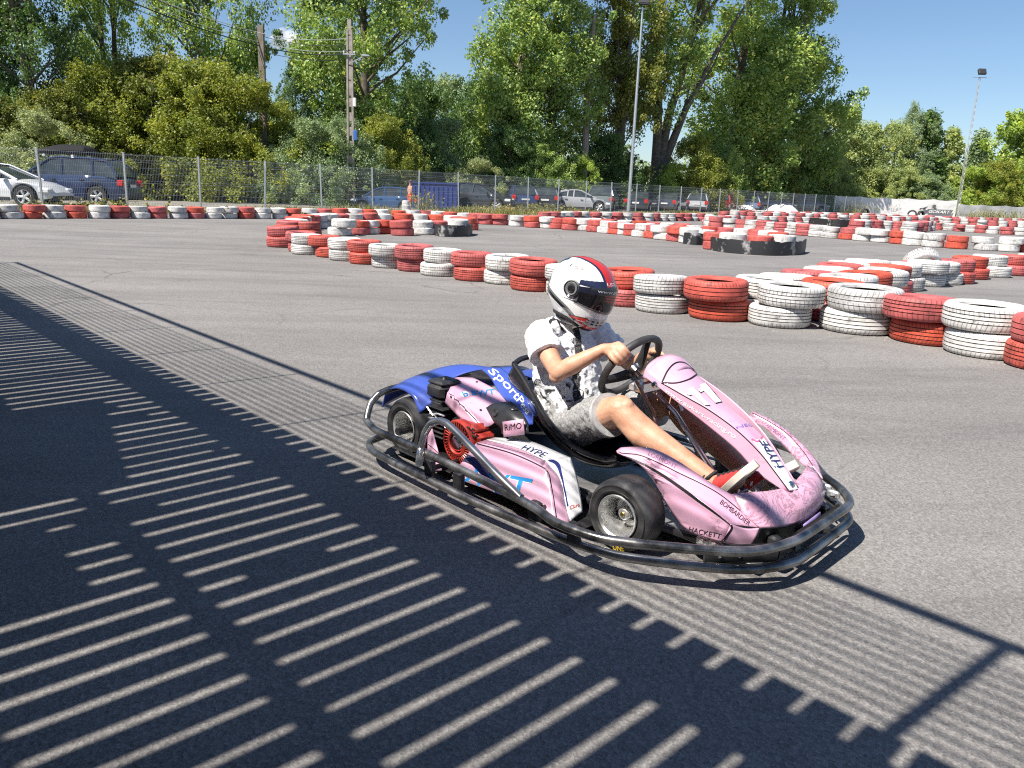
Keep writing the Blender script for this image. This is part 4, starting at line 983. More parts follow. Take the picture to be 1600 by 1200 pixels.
# ------------------------------------------------------------------ kart
KA = R_(46); KO = np.array([-.168, 3.857, 0])
_h = np.array([math.cos(KA), -math.sin(KA), 0]); _l = np.array([math.sin(KA), math.cos(KA), 0])
kart = empty('go_kart', KO, -KA, 'pink and blue racing kart number 11 with a tubular bumper frame', 'go-kart')
def k_dir(px, py):
    d = ray(px, py); return np.array([d @ _h, d @ _l, d[2]])
_cl = CAMP - KO; K_CAM = np.array([_cl @ _h, _cl @ _l, _cl[2]])
def KY(px, py, y): d = k_dir(px, py); return Vector(K_CAM + d * ((y - K_CAM[1]) / d[1]))
def KZ(px, py, z): d = k_dir(px, py); return Vector(K_CAM + d * ((z - K_CAM[2]) / d[2]))
def KX(px, py, x): d = k_dir(px, py); return Vector(K_CAM + d * ((x - K_CAM[0]) / d[0]))

def scuffed(name, c, c2, scr=(.10, .05, .06), amt=.5, sc=(1.5, 26, 26), rot=(0, .5, .6), dirt=.5, lo=.34, veins=False):
    m, t, b, o = nodes(name); L = t.links.new; tc = N(t, 'TexCoord'); P = tc.outputs['Object']
    mp = N(t, 'Mapping'); mp.inputs['Scale'].default_value = sc; mp.inputs['Rotation'].default_value = rot; L(P, mp.inputs['Vector'])
    n1 = N(t, 'TexNoise', i_Scale=2.2, i_Detail=7, i_Roughness=.65, i_Distortion=.6); L(mp.outputs[0], n1.inputs['Vector'])
    n2 = N(t, 'TexNoise', i_Scale=5, i_Detail=5); L(P, n2.inputs['Vector'])
    n3 = N(t, 'TexNoise', i_Scale=70, i_Detail=3); L(P, n3.inputs['Vector'])
    base = ramp(t, n2.outputs[0], [(.3, c), (.7, c2)]).outputs[0]
    f = mix(t, 1, ramp(t, n1.outputs[0], [(lo, 1), (lo + .09, 0)]).outputs[0], ramp(t, n2.outputs[0], [(.46, 0), (.62, 1)]).outputs[0], 'MULTIPLY')
    bw = N(t, 'RGBToBW'); L(f, bw.inputs[0]); mm = N(t, 'Math', operation='MULTIPLY'); L(bw.outputs[0], mm.inputs[0]); mm.inputs[1].default_value = amt
    col = mix(t, mm.outputs[0], base, scr)
    if veins:
        vn = N(t, 'TexNoise', i_Scale=8, i_Detail=9, i_Roughness=.72, i_Distortion=2.2); L(P, vn.inputs['Vector'])
        col = mix(t, ramp(t, vn.outputs[0], [(.462, 0), (.49, .55), (.50, .85), (.508, .45), (.535, 0)]).outputs[0], col, (.10, .045, .06))
    sp = ramp(t, n3.outputs[0], [(.26, .55), (.33, 1)]).outputs[0]; col = mix(t, dirt, col, sp, 'MULTIPLY')
    L(col, b.inputs['Base Color']); b.inputs['Roughness'].default_value = .30; b.inputs['Coat Weight'].default_value = .35; b.inputs['Coat Roughness'].default_value = .12
    bump(t, b, n2.outputs[0], .06, .01); return m
PINK, PINK2 = (.60, .335, .46), (.67, .40, .52)
M_PINK = scuffed('pink_panel', PINK, PINK2, amt=.22, dirt=.25)
M_PINKS = scuffed('scraped_pink_panel', PINK, (.66, .38, .51), amt=1.0, sc=(2.2, 34, 26), dirt=.55, lo=.42)
M_PINKM = scuffed('scratched_nose_pink', (.58, .30, .41), (.68, .39, .51), scr=(.10, .05, .06), amt=.30, sc=(7, 7, 7), dirt=.6, lo=.36, veins=True)
M_WHP = scuffed('white_panel', (.74, .74, .74), (.80, .80, .80), scr=(.2, .2, .22), amt=.5, dirt=.5)
M_BLUE = scuffed('blue_panel', (.045, .08, .36), (.06, .105, .43), amt=.25, dirt=.2)
M_NAVY = scuffed('navy_panel', (.02, .03, .16), (.025, .04, .2), amt=.2, dirt=.2)
M_PURP = scuffed('purple_panel', (.30, .2, .5), (.34, .25, .55), amt=.2)
M_LINE = pbr('black_line', (.015, .012, .014), rough=.4)
M_TXW = pbr('white_print', (.80, .80, .80), rough=.35); M_TXN = pbr('navy_print', (.025, .03, .13), rough=.4); M_TXB = pbr('cyan_print', (.03, .26, .62), rough=.35)
M_TXK = pbr('dark_print', (.05, .03, .04), rough=.4); M_TXR = pbr('red_print', (.55, .04, .03), rough=.4); M_TXY = pbr('yellow_print', (.75, .5, .03), rough=.5)
M_TUBE = pbr('scraped_steel_tube', (.075, .073, .07), (.38, .37, .36), .30, .85, scale=7, lo=.36, hi=.62, rvar=.1, detail=8)
M_TUBE2 = pbr('polished_steel_tube', (.40, .40, .41), (.55, .55, .56), .25, .9, scale=9)
M_CHROME = pbr('chrome', (.7, .7, .7), rough=.15, metal=1)
M_ENG = pbr('engine_black', (.015, .015, .016), (.04, .04, .042), .45, scale=18, bs=.2)
M_ENGR = pbr('engine_red', (.34, .03, .02), (.44, .045, .03), .4, scale=10)
M_SEAT = pbr('seat_shell', (.012, .013, .016), (.02, .02, .024), .22, scale=10, coat=.4)
M_TRAY = pbr('floor_tray', (.20, .20, .20), (.42, .41, .40), .5, .6, scale=9)

PANEL = {}
def patch(name, rows, mat, sub=5, thick=.005, key=None, subu=None):
    """smooth sheet through rows of 3D points"""
    R2 = [cr(r, subu or sub) for r in rows]; cols = list(zip(*R2)); R3 = list(zip(*[cr(c, sub) for c in cols]))
    nu = len(R3[0]); v = [p for r in R3 for p in r]; f = [(i * nu + j, i * nu + j + 1, (i + 1) * nu + j + 1, (i + 1) * nu + j) for i in range(len(R3) - 1) for j in range(nu - 1)]
    P = [Vector(p) for p in v]; c = sum(P, Vector()) / len(P); nn = Vector()
    for q in f: nn += (P[q[2]] - P[q[0]]).cross(P[q[3]] - P[q[1]])
    if nn.dot(Vector(K_CAM) - c) < 0: f = [q[::-1] for q in f]
    o = link(name, mesh(name, P, f, mat, None, True, 60), kart)
    md = o.modifiers.new('thickness', 'SOLIDIFY'); md.thickness = thick; md.offset = -1
    PANEL[key or name] = BVHTree.FromPolygons(P, f); return o
def hitp(keys, px, py):
    d = Vector(k_dir(px, py)).normalized(); best = None
    for k in keys:
        h = PANEL[k].ray_cast(Vector(K_CAM), d)
        if h[0] is not None and (best is None or h[3] < best[3]): best = h
    if best is None:
        cand = [(PANEL[k], kk) for kk, k in enumerate(keys)]
        bd = None                                 # nearest point on the panel to the ray
        for T, _ in cand:
            for s in np.linspace(2, 5, 120):
                q = T.find_nearest(Vector(K_CAM) + d * s)
                if q[0] is not None and (bd is None or q[3] < bd[3]): bd = q
        best = bd
    n = best[1]; return best[0], (n if n.dot(Vector(K_CAM) - best[0]) > 0 else -n)
def snap(keys, p, off):
    best = None
    for k in keys:
        h = PANEL[k].find_nearest(p)
        if h[0] is not None and (best is None or h[3] < best[3]): best = h
    n = best[1]; n = n if n.dot(Vector(K_CAM) - best[0]) > 0 else -n
    return best[0] + n * off
def as_list(k): return k if isinstance(k, (list, tuple)) else [k]
def lettering(name, s, keys, bl, br, tr, tl, mat, bold=.012, parent=None, off=.0016, shear=0.0, outline=None):
    keys = as_list(keys); V, F = text_geo(s, bold, shear)
    c = [hitp(keys, *p)[0] for p in (bl, br, tr, tl)]
    def B(a, b): return c[0] * (1 - a) * (1 - b) + c[1] * a * (1 - b) + c[2] * a * b + c[3] * (1 - a) * b
    g = G(); g.add([snap(keys, B(a, b), off) for a, b in V], F); o = g.build(name, mat, parent or kart, smooth=False)
    return o
def lettering_path(name, s, keys, base, top, mat, bold=.012, off=.0016):
    keys = as_list(keys); V, F = text_geo(s, bold); b = cr([hitp(keys, *p)[0] for p in base], 12); t = cr([hitp(keys, *p)[0] for p in top], 12); n = len(b) - 1
    g = G(); v = []
    for a, w in V:
        q = min(n - 1e-6, max(0, a * n)); i = int(q); fr = q - i
        lo = Vector(b[i]).lerp(Vector(b[i + 1]), fr); hi = Vector(t[i]).lerp(Vector(t[i + 1]), fr); v.append(snap(keys, lo.lerp(hi, w), off))
    g.add(v, F); return g.build(name, mat, kart, smooth=False)
def stripe(name, keys, pts, w, mat, off=.0011, n=8):
    keys = as_list(keys); P = [hitp(keys, *p) for p in cr([np.array(p, float) for p in pts], n)]; g = G(); v = []
    for i, (p, nn) in enumerate(P):
        t = (P[min(i + 1, len(P) - 1)][0] - P[max(i - 1, 0)][0]).normalized(); s = nn.cross(t).normalized()
        ww = w(i / (len(P) - 1)) if callable(w) else w
        v += [p + nn * off + s * ww / 2, p + nn * off - s * ww / 2]
    g.add(v, [(2 * i, 2 * i + 1, 2 * i + 3, 2 * i + 2) for i in range(len(P) - 1)]); return g.build(name, mat, kart, smooth=False)
def area(name, keys, poly, mat, off=.001, n=10):
    """printed area: a strip between two pixel polylines (a, b)"""
    keys = as_list(keys); a, b = poly; A = cr([np.array(p, float) for p in a], n); B = cr([np.array(p, float) for p in b], n); m = min(len(A), len(B)); g = G(); v = []
    A = [A[round(i * (len(A) - 1) / (m - 1))] for i in range(m)]; B = [B[round(i * (len(B) - 1) / (m - 1))] for i in range(m)]; k = 6
    for i in range(m):
        for j in range(k + 1):
            q = A[i] + (B[i] - A[i]) * j / k; p, nn = hitp(keys, *q); v.append(p + nn * off)
    g.add(v, [(i * (k + 1) + j, i * (k + 1) + j + 1, (i + 1) * (k + 1) + j + 1, (i + 1) * (k + 1) + j) for i in range(m - 1) for j in range(k)]); return g.build(name, mat, kart)

# ---- bumper frame
def mir(P): return [Vector((p[0], -p[1] + .03, p[2])) for p in P]
ZU, ZL = .165, .08
ur = [KZ(573, 657, .168), KZ(585, 672, ZU), KZ(650, 700, ZU), KZ(760, 753, ZU), KZ(840, 795, ZU), KZ(866, 817, ZU), KZ(930, 840, ZU), KZ(985, 849, ZU), KZ(1080, 858, ZU), KZ(1155, 863, ZU), KZ(1190, 861, ZU), KZ(1245, 845, ZU)]
ul = [KZ(1326, 792, ZU), KZ(1329, 781, ZU), KZ(1312, 762, ZU), KZ(1288, 745, ZU)]
left = [Vector((1.44, .66, ZU)), Vector((1.19, .72, ZU)), Vector((.98, .69, ZU)), Vector((.5, .68, ZU)), Vector((-.02, .64, ZU)), Vector((-.145, .56, ZU))]
def smooth_path(P, it=2):
    P = [Vector(P[0])] + [q for a, b in zip(P, P[1:]) for q in ((a.lerp(b, min(.4, .03 / max(.001, (b - a).length))), a.lerp(b, 1 - min(.4, .03 / max(.001, (b - a).length)))))] + [Vector(P[-1])]
    for _ in range(it):
        Q = [P[0]]
        for a, b in zip(P, P[1:]): Q += [a.lerp(b, .25), a.lerp(b, .75)]
        Q.append(P[-1]); P = Q
    return P
g = G(); rr0 = .0165
g.tube(smooth_path(ur + ul + left), rr0, 12)
rear = [KZ(573, 657, .168), KZ(575, 640, .21), KZ(583, 622, .26), KZ(600, 610, .295), KZ(625, 604, .305), Vector((-.16, -.2, .305)), Vector((-.16, .25, .305)), Vector((-.15, .48, .28)), Vector((-.145, .56, .21)), Vector((-.145, .56, .168))]
g.build('upper_bumper_rail', M_TUBE, kart)
g = G(); g.tube(smooth_path([Vector(p) for p in rear]), .0165, 12); g.build('rear_bumper_hoop', M_TUBE, kart)
lr = [Vector((-.16, -.3, ZL)), KZ(574, 690, ZL), KZ(582, 706, ZL), KZ(640, 735, ZL), KZ(740, 784, ZL), KZ(830, 822, ZL), KZ(900, 850, ZL), KZ(968, 870, ZL), KZ(1060, 882, ZL), KZ(1150, 890, ZL), KZ(1200, 888, ZL), KZ(1245, 878, ZL), KZ(1322, 820, ZL), KZ(1329, 808, ZL), KZ(1310, 790, ZL)]
g = G(); g.tube(smooth_path(lr + [Vector((1.42, .62, ZL)), Vector((1.18, .68, ZL)), Vector((.98, .66, ZL)), Vector((0, .63, ZL)), Vector((-.16, .5, ZL)), Vector((-.16, -.3, ZL))]), .0165, 12); g.build('lower_bumper_rail', M_TUBE, kart)
g = G(); hp = [KZ(655, 724, ZU), KY(656, 710, -.655), KY(660, 688, -.65), KY(668, 666, -.645), KY(680, 657, -.64), KY(694, 658, -.64), KY(706, 668, -.645), KY(740, 703, -.66), KY(780, 745, -.675), KZ(814, 778, ZU + .006)]
g.tube(smooth_path(hp), .0155, 12); g.build('side_hoop', M_TUBE2, kart)
# brackets and rubber blocks between the rails
for p in (KZ(655, 735, .12), KZ(700, 757, .12), KZ(820, 805, .12), KZ(880, 840, .12)):
    g = G(); g.bbox((p[0], p[1] + .055, .122), (.05, .03, .075), .006); g.build('bumper_bracket', M_BLACK, kart)
a, b = KZ(1100, 872, .12), KZ(1215, 868, .12); a2, b2 = KZ(1225, 866, .12), KZ(1318, 803, .12)
for q, w, off in ((a, b, Vector((-.012, .02, 0))), (a2, b2, Vector((-.022, 0, 0)))):
    g = G(); g.tube([q + off, w + off], .034, 8, ell=(1, .25)); g.build('bumper_plate', M_BLACK, kart)
for s in (.1, .5, .9):
    p = a2.lerp(b2, s); g = G(); g.bbox(p + Vector((-.06, .0, 0)), (.04, .04, .06), .008); g.build('bumper_bracket', M_BLACK, kart)
for px in (1122, 1152):
    p = KZ(px, 868, .122) + Vector((0, .008, 0)); d = (p - Vector(K_CAM)); g = G(); g.lathe([(.0, .004), (.006, .004), (.011, .003), (.011, 0)], (0, 0, 0), 'Z', 12)
    o = g.build('bolt', M_CHROME, kart); o.location = p; o.rotation_euler = Vector((-.1, -1, .1)).to_track_quat('Z', 'Y').to_euler()
# ---- chassis
g = G()
for s in (-1, 1):
    g.tube(cr([(-.12, s * .30, .10), (.3, s * .28, .065), (.9, s * .24, .06), (1.25, s * .30, .065), (1.62, s * .22, .07), (1.72, s * .1, .07)], 6), .014, 8)
    g.tube([(.9, s * .24, .06), (1.15, s * .38, .08), (1.27, s * .40, .12)], .012, 6); g.tube([(1.45, s * .27, .06), (1.27, s * .40, .12)], .012, 6)
    g.tube([(.35, s * .28, .065), (.42, s * .62, .10)], .012, 6); g.tube([(1.0, s * .25, .065), (1.0, s * .62, .10)], .012, 6)
g.tube([(0, -.5, .13), (0, .5, .13)], .018, 10)
g.tube([(1.72, -.1, .07), (1.80, -.12, .10)], .014, 6); g.tube([(1.72, .1, .07), (1.80, .12, .10)], .014, 6)
g.build('chassis', M_BLACK, kart)
g = G(); g.bbox((1.15, 0, .045), (1.15, .52, .006), .002); g.build('floor_tray', M_TRAY, kart)
g = G(); g.bbox((.55, -.05, .042), (1.2, .9, .004), .001); g.build('underfloor', M_BLACK, kart)
# ---- wheels
def wheel(x, y, R, W, steer=0.0, side=-1, rim=.075):
    g = G(); w = W / 2
    prof = [(rim, -w * .72), (rim + .012, -w * .95), (R * .70, -w * 1.015), (R * .715, -w * 1.035), (R * .73, -w * 1.02), (R * .80, -w * 1.03), (R * .855, -w * 1.03), (R * .865, -w * 1.055), (R * .875, -w * 1.025), (R - .018, -w * .98), (R - .006, -w * .86), (R - .001, -w * .6), (R, -w * .2), (R, w * .2), (R - .001, w * .6), (R - .006, w * .86), (R - .018, w * .98), (R * .80, w * 1.03), (rim + .012, w * .95), (rim, w * .72)]
    # fine mould rings on the outer wall
    g.lathe(prof, axis='Y', seg=64, closed=True); t = g.build('wheel', M_RUBBER, kart, sharp=50); t.location = (x, y, R); t.rotation_euler = (0, rng.uniform(0, 3), steer)
    g = G(); s = side
    g.lathe([(rim + .006, s * w * .98), (rim + .004, s * (w * .98 + .004)), (rim - .004, s * w * .95), (rim - .006, s * w * .7), (rim - .016, s * w * .1), (rim - .022, -s * w * .3), (.035, -s * w * .42), (.03, -s * w * .35), (.0, -s * w * .35)], axis='Y', seg=48)
    g.lathe([(.0, s * w * .38), (.019, s * w * .38), (.023, s * w * .3), (.024, -s * w * .4)], axis='Y', seg=20)
    r = g.build('rim', M_ALU, t, sharp=40)
    g = G()
    for k in range(3):
        a = k * 2.094; g.lathe([(0, s * w * -.26), (.006, s * w * -.26), (.006, -s * w * .4)], (.041 * math.cos(a), 0, .041 * math.sin(a)), 'Y', 8)
    g.lathe([(0, s * w * .5), (.007, s * w * .5), (.009, s * w * .42), (.009, s * w * .2)], (0, 0, 0), 'Y', 8)
    g.build('hub_bolts', pbr('brass', (.45, .33, .12), rough=.3, metal=1) if 'brass' not in bpy.data.materials else bpy.data.materials['brass'], t)
    return t
wfr = wheel(1.285, -.408, .134, .125, R_(4), -1, .076); wrr = wheel(.005, -.375, .143, .185, 0, -1, .076)
wheel(1.285, .43, .134, .125, R_(5), 1, .076); wheel(.005, .43, .143, .185, 0, 1, .076)
V, F = text_geo('ONE', .02); g = G()                      # yellow sidewall mark
g.add([((.104 + .020 * (1 - b)) * math.cos(-1.62 + .42 * a), -.0657, (.104 + .020 * (1 - b)) * math.sin(-1.62 + .42 * a)) for a, b in V], F); g.build('sidewall_mark', M_TXY, wfr, smooth=False)
wfr.rotation_euler = (0, 0, R_(4))
# ---- front fairing
S = [[(1006, 588, -.12), (1010, 579, -.115), (1036, 558, 0), (1062, 557, .10)],
     [(1030, 606, -.12), (1034, 597, -.115), (1068, 577, 0), (1090, 585, .105)],
     [(1060, 630, -.11), (1070, 618, -.105), (1100, 607, 0), (1110, 606, .09)],
     [(1100, 661, -.09), (1110, 641, -.085), (1133, 636, 0), (1137, 634, .07)],
     [(1150, 702, -.075), (1152, 672, -.065), (1168, 666, 0), (1170, 661, .055)],
     [(1186, 741, -.055), (1185, 704, -.05), (1197, 698, 0), (1200, 692, .045)],
     [(1226, 768, -.035), (1234, 767, -.03), (1240, 768, 0), (1247, 763, .03)]]
side = [[KY(*r[0]), KY(*r[0]).lerp(KY(*r[1]), .5), KY(*r[1])] for r in S]
topr = [[KY(*r[1]), KY(*r[1]).lerp(KY(*r[2]), .5) + Vector((.004, 0, .008 if i < 3 else .003)), KY(*r[2]), KY(*r[2]).lerp(KY(*r[3]), .5) + Vector((.004, 0, .008 if i < 3 else .003)), KY(*r[3])] for i, r in enumerate(S)]
patch('fairing_side', side, M_PINK, 5, .004); patch('fairing_top', topr, M_PINK, 5, .004)
patch('fairing_side', [[Vector((r[2].x, -r[2].y, r[2].z)), Vector((r[1].x, -r[1].y, r[1].z)), Vector((r[0].x, -r[0].y, r[0].z))] for r in side], M_PINK, 5, .004, key='fs_left')
FT = 'fairing_top'; FS = 'fairing_side'
# cowl hump at the rear of the fairing
hump = [[KY(1004, 589, -.10), KY(1012, 570, -.075), KY(1030, 557, 0) , KY(1050, 553, .07), KY(1066, 560, .10)],
        [KY(1016, 594, -.112), KY(1030, 572, -.07), KY(1050, 562, 0) + Vector((0, 0, .012)), KY(1068, 560, .07), KY(1078, 570, .108)],
        [KY(1032, 598, -.114), KY(1048, 588, -.07), KY(1068, 578, 0) + Vector((0, 0, .006)), KY(1082, 576, .07), KY(1090, 584, .106)]]
patch('fairing_cowl', hump, M_PINK, 6, .004)
stripe('cowl_line', ['fairing_cowl', FT], [(1034, 598), (1044, 578), (1056, 567), (1070, 567), (1083, 577), (1089, 585)], .006, M_LINE)
stripe('cowl_line', [FT, 'fairing_cowl'], [(1034, 598), (1056, 598.5), (1076, 593), (1089, 585)], .007, M_LINE)
stripe('crease_line', [FT, FS], [(1033, 598), (1070, 619), (1110, 642), (1152, 673), (1186, 706), (1212, 739), (1232, 766)], .004, M_LINE)
def number_one(bl, br, tr, tl, mt=None, off=.0034):
    c = [hitp([FT], *p)[0] for p in (bl, br, tr, tl)]; g = G(); P = []
    for a_, b_ in ((.30, 0), (.95, 0), (.95, .5), (.95, 1), (.42, 1), (.36, .88), (.02, .80), (.02, .66), (.30, .68), (.30, .35)):
        q = c[0] * (1 - a_) * (1 - b_) + c[1] * a_ * (1 - b_) + c[2] * a_ * b_ + c[3] * (1 - a_) * b_; P.append(snap([FT], q, off))
    g.add(P, [(0, 1, 2, 9), (9, 2, 3, 8), (8, 3, 4, 5), (5, 6, 7, 8)]); g.build('race_number', mt or M_TXW, kart, smooth=False)
number_one((1095, 639.6), (1111, 635), (1085.5, 605.5), (1067.4, 612.4), M_LINE, .0018); number_one((1113, 634.2), (1129, 629), (1103.5, 599), (1085.4, 606), M_LINE, .0018)
number_one((1094, 638), (1109, 634), (1084, 605.5), (1067, 611.5)); number_one((1112, 632.5), (1127, 628), (1102, 599), (1085, 605))
lettering('lettering', 'www.gokart-racing.ro', FS, (1035, 617.5), (1147, 687.5), (1152, 679.5), (1040.5, 607), M_TXW, .012)
area('nose_stripe', [FT], ([(1176, 689), (1200, 722), (1233, 766)], [(1194, 683), (1217, 713), (1247, 764)]), M_WHP)
stripe('stripe_edge', [FT], [(1174, 686), (1184, 690), (1192, 682)], .008, pbr('rose_line', (.55, .12, .25), rough=.4))
lettering('lettering', 'HYPE', FT, (1224.5, 730), (1198.5, 689.5), (1185, 689), (1210, 731), M_TXN, .012, off=.0028)
lettering('lettering', 'NEC', FT, (1150, 674), (1177, 667), (1177, 660), (1149, 667.5), pbr('violet_print', (.2, .14, .5), rough=.4), 0)
g = G(); p, n_ = hitp([FT], 1236, 757); g.lathe([(0, .006), (.008, .006), (.012, .002), (.012, 0)], (0, 0, 0), 'Z', 14); o = g.build('nose_bolt', M_CHROME, kart); o.location = p + n_ * .002; o.rotation_euler = n_.to_track_quat('Z', 'Y').to_euler()
g = G(); p, n_ = hitp([FS], 1021, 607); g.lathe([(0, .012), (.008, .012), (.013, .006), (.013, 0)], (0, 0, 0), 'Z', 14); o = g.build('fairing_bolt', M_CHROME, kart); o.location = p; o.rotation_euler = n_.to_track_quat('Z', 'Y').to_euler()
g = G(); tip = KY(1238, 771, 0); g.bbox(tip + Vector((-.03, 0, -.022)), (.09, .06, .035), .012); g.build('fairing_mount', M_BLACK, kart)
# ---- nose pods and deck
L0 = [(964, 708, -.345), (996, 724, -.34), (1018, 748, -.34), (1037, 781, -.36), (1057, 811, -.37), (1077, 831, -.37), (1128, 848, -.35)]   # outer lower edge
L1 = [(964, 706, -.345), (1002, 723, -.345), (1033, 740, -.35), (1065, 762, -.355), (1092, 782, -.355), (1118, 801, -.35), (1142, 819, -.335)]   # ridge
L2 = [(963, 704, -.335), (992, 708, -.33), (1030, 723, -.32), (1065, 740, -.31), (1098, 756, -.30), (1130, 775, -.28), (1188, 824, -.25)]      # inner line
L3 = [(970, 699, -.31), (992, 698, -.30), (1020, 701, -.29), (1054, 717, -.28), (1085, 737, -.28), (1112, 755, -.265), (1142, 772, -.25)]        # inner top edge
P0, P1, P2, P3 = ([KY(*q) for q in L] for L in (L0, L1, L2, L3))
mid = lambda A, B, o: [a.lerp(b, .5) + Vector((0, o * math.sin(math.pi * i / 6), 0)) for i, (a, b) in enumerate(zip(A, B))]
patch('nose_side_panel', [P0, mid(P0, P1, -.012), P1], M_PINKS, 5, .004)
Pb = [KY(1128, 848, -.35), KY(1150, 852, -.31), KY(1175, 853, -.27)]; Pm = [KY(1142, 819, -.335), KY(1166, 826, -.29), KY(1188, 825, -.25)]
patch('nose_side_panel', [P1, mid(P1, P2, -.004), P2], M_PINKS, 5, .004, key='bomb')
patch('nose_corner_panel', [Pb, [a.lerp(b, .5) + Vector((.004, -.004, 0)) for a, b in zip(Pb, Pm)], Pm], M_PINK, 5, .004)
patch('nose_inner_panel', [P2, mid(P2, P3, 0), P3], M_PINK, 5, .004)
deck = [[KY(1142, 772, -.25), KY(1150, 790, -.265), KY(1164, 806, -.27), KY(1188, 824, -.255)],
        [KY(1168, 769, -.215), KY(1185, 785, -.22), KY(1203, 801, -.20), KX(1216, 823.5, 1.752)],
        [KY(1200, 767, -.12), KY(1215, 786, -.12), KY(1230, 806, -.11), KX(1243, 818, 1.758)],
        [KY(1230, 760, .0), KY(1247, 772, .0), KY(1258, 790, .0), KX(1266, 806, 1.758)],
        [KY(1246, 748, .10), KY(1264, 757, .10), KY(1275, 772, .10), KX(1284, 790, 1.748)],
        [KY(1262, 727, .22), KY(1277, 738, .22), KY(1285, 752, .22), KX(1290, 768, 1.715)]]
patch('nose_deck', deck, M_PINKM, 5, .005)
# skirt under the lip
lip = [deck[0][3], deck[1][3], deck[2][3], deck[3][3], deck[4][3], deck[5][3]]
low = [p + Vector((-.035, 0, -.085)) for p in lip]
patch('nose_skirt', [lip, [a.lerp(b, .5) for a, b in zip(lip, low)], low], M_BLACK, 5, .004)
lo2 = [lip[2].lerp(low[2], .15), lip[3].lerp(low[3], .15)]
patch('nose_plate', [[KX(1256, 820, 1.765), KX(1282, 800, 1.765)], [KX(1258, 838, 1.765), KX(1284, 818, 1.765)]], M_PURP, 3, .003)
lettering('lettering', 'ESTAR', 'nose_plate', (1261, 830), (1271, 822), (1271, 818), (1261, 826), M_TXN, .01)
# left pod
q0 = [(1168, 655, .40), (1192, 667, .40), (1215, 687, .40), (1236, 708, .38), (1253, 725, .34), (1262, 731, .28)]
q1 = [(1174, 645, .41), (1200, 658, .415), (1226, 676, .415), (1250, 700, .40), (1264, 716, .36), (1272, 730, .29)]
q2 = [(1176, 642, .43), (1206, 656, .44), (1236, 677, .44), (1262, 702, .42), (1278, 724, .37), (1286, 748, .27)]
patch('nose_side_panel', [[KY(*p) for p in q] for q in (q0, q1, q2)], M_PINKM, 5, .006, key='lp')
stripe('panel_line', 'lp', [(1175, 645), (1202, 659), (1230, 678), (1254, 704), (1270, 728)], .003, M_LINE)
lettering('lettering', 'LORMONT', 'lp', (1190, 660), (1224, 688), (1229, 684), (1195, 656), pbr('faint_violet_print', (.30, .14, .30), rough=.4), -.008)
for k, pts in (('bomb', [(967, 708), (1000, 711.5), (1033, 725.5), (1065, 741.5), (1098, 757), (1128, 775), (1160, 801), (1186, 823)]),):
    stripe('panel_line', [k, 'nose_inner_panel'], pts, .004, M_LINE)
stripe('ridge_line', ['nose_side_panel', 'bomb'], [(968, 709.5), (1002, 724), (1033, 741), (1065, 763), (1092, 783), (1118, 802), (1141, 820)], lambda t: .003 + .008 * math.sin(math.pi * t), M_LINE)
stripe('panel_line', ['nose_corner_panel', 'nose_side_panel'], [(1142, 820), (1143, 826), (1136, 836), (1127, 848)], .008, M_LINE)
stripe('panel_line', ['nose_corner_panel', 'nose_deck'], [(1188, 825), (1189, 836), (1183, 846), (1175, 853)], .005, M_LINE)
lettering('lettering', 'HACKETT', 'nose_side_panel', (1074, 831.5), (1126, 841.5), (1128, 834), (1078, 822), M_TXK, .004)
lettering('lettering', 'BOMBARDIER', ['bomb'], (1124, 787), (1168, 823), (1173.5, 816), (1128.5, 780.5), M_TXK, 0)
lettering('lettering', 'LORMONT', 'nose_inner_panel', (1012, 711.5), (1056, 733), (1058, 727), (1015, 706), bpy.data.materials['faint_violet_print'], -.010)
# ---- side pod
o1 = [KY(742, 702, -.50), KY(800, 716, -.50), KY(846, 731, -.49), KY(858, 743, -.49)]
pod_top = [[KY(745, 689, -.455), KY(810, 712 - 8, -.46), KY(850, 728, -.46)], [KY(762, 686, -.40), KY(808, 697, -.40), KY(852, 719, -.40)]]
patch('pod_top', [[KY(744, 692, -.475), KY(800, 707, -.475), KY(848, 729, -.475)], [KY(760, 687, -.41), KY(810, 700, -.41), KY(852, 719, -.41)]], M_PINK, 5, .004)
patch('pod_white_top', [[KY(760, 687, -.41), KY(810, 700, -.41), KY(852, 719, -.41)], [KY(775, 683, -.33), KY(825, 688, -.32), KY(890, 714, -.30)]], M_WHP, 5, .004)
outer = [[KY(744, 692, -.475), KY(800, 707, -.475), KY(848, 729, -.475), KY(857, 742, -.48)],
         [KY(726, 716, -.51), KY(790, 733, -.51), KY(838, 752, -.51), KY(863, 772, -.51)],
         [KY(705, 745, -.55), KY(775, 770, -.55), KY(830, 795, -.55), KY(869, 815, -.55)]]
patch('pod_side', outer, M_PINK, 5, .004)
patch('pod_front', [[KY(848, 729, -.475), KY(851, 723.5, -.44), KY(853, 719.5, -.41)], [KY(857, 742, -.48), KY(870, 748, -.45), KY(876, 750, -.425)], [KY(863, 778, -.51), KY(875, 785, -.49), KY(884, 790, -.465)], [KY(869, 815, -.55), KY(880, 819, -.53), KY(891, 815, -.50)]], M_PINK, 4, .004)
patch('pod_white_front', [[KY(853, 719.5, -.41), KY(872, 716.5, -.35), KY(891, 714.5, -.30)], [KY(876, 750, -.425), KY(890, 745, -.38), KY(901, 742, -.33)], [KY(884, 790, -.465), KY(898, 782, -.42), KY(908, 778, -.38)], [KY(891, 814, -.50), KY(902, 806, -.45), KY(911, 800, -.41)]], M_WHP, 4, .004)
area('pod_blue_edge', ['pod_white_front', 'pod_front'], ([(855, 720), (868, 727), (877, 750), (886, 792)], [(862, 717), (874, 725), (880, 750), (888, 790)]), M_NAVY)
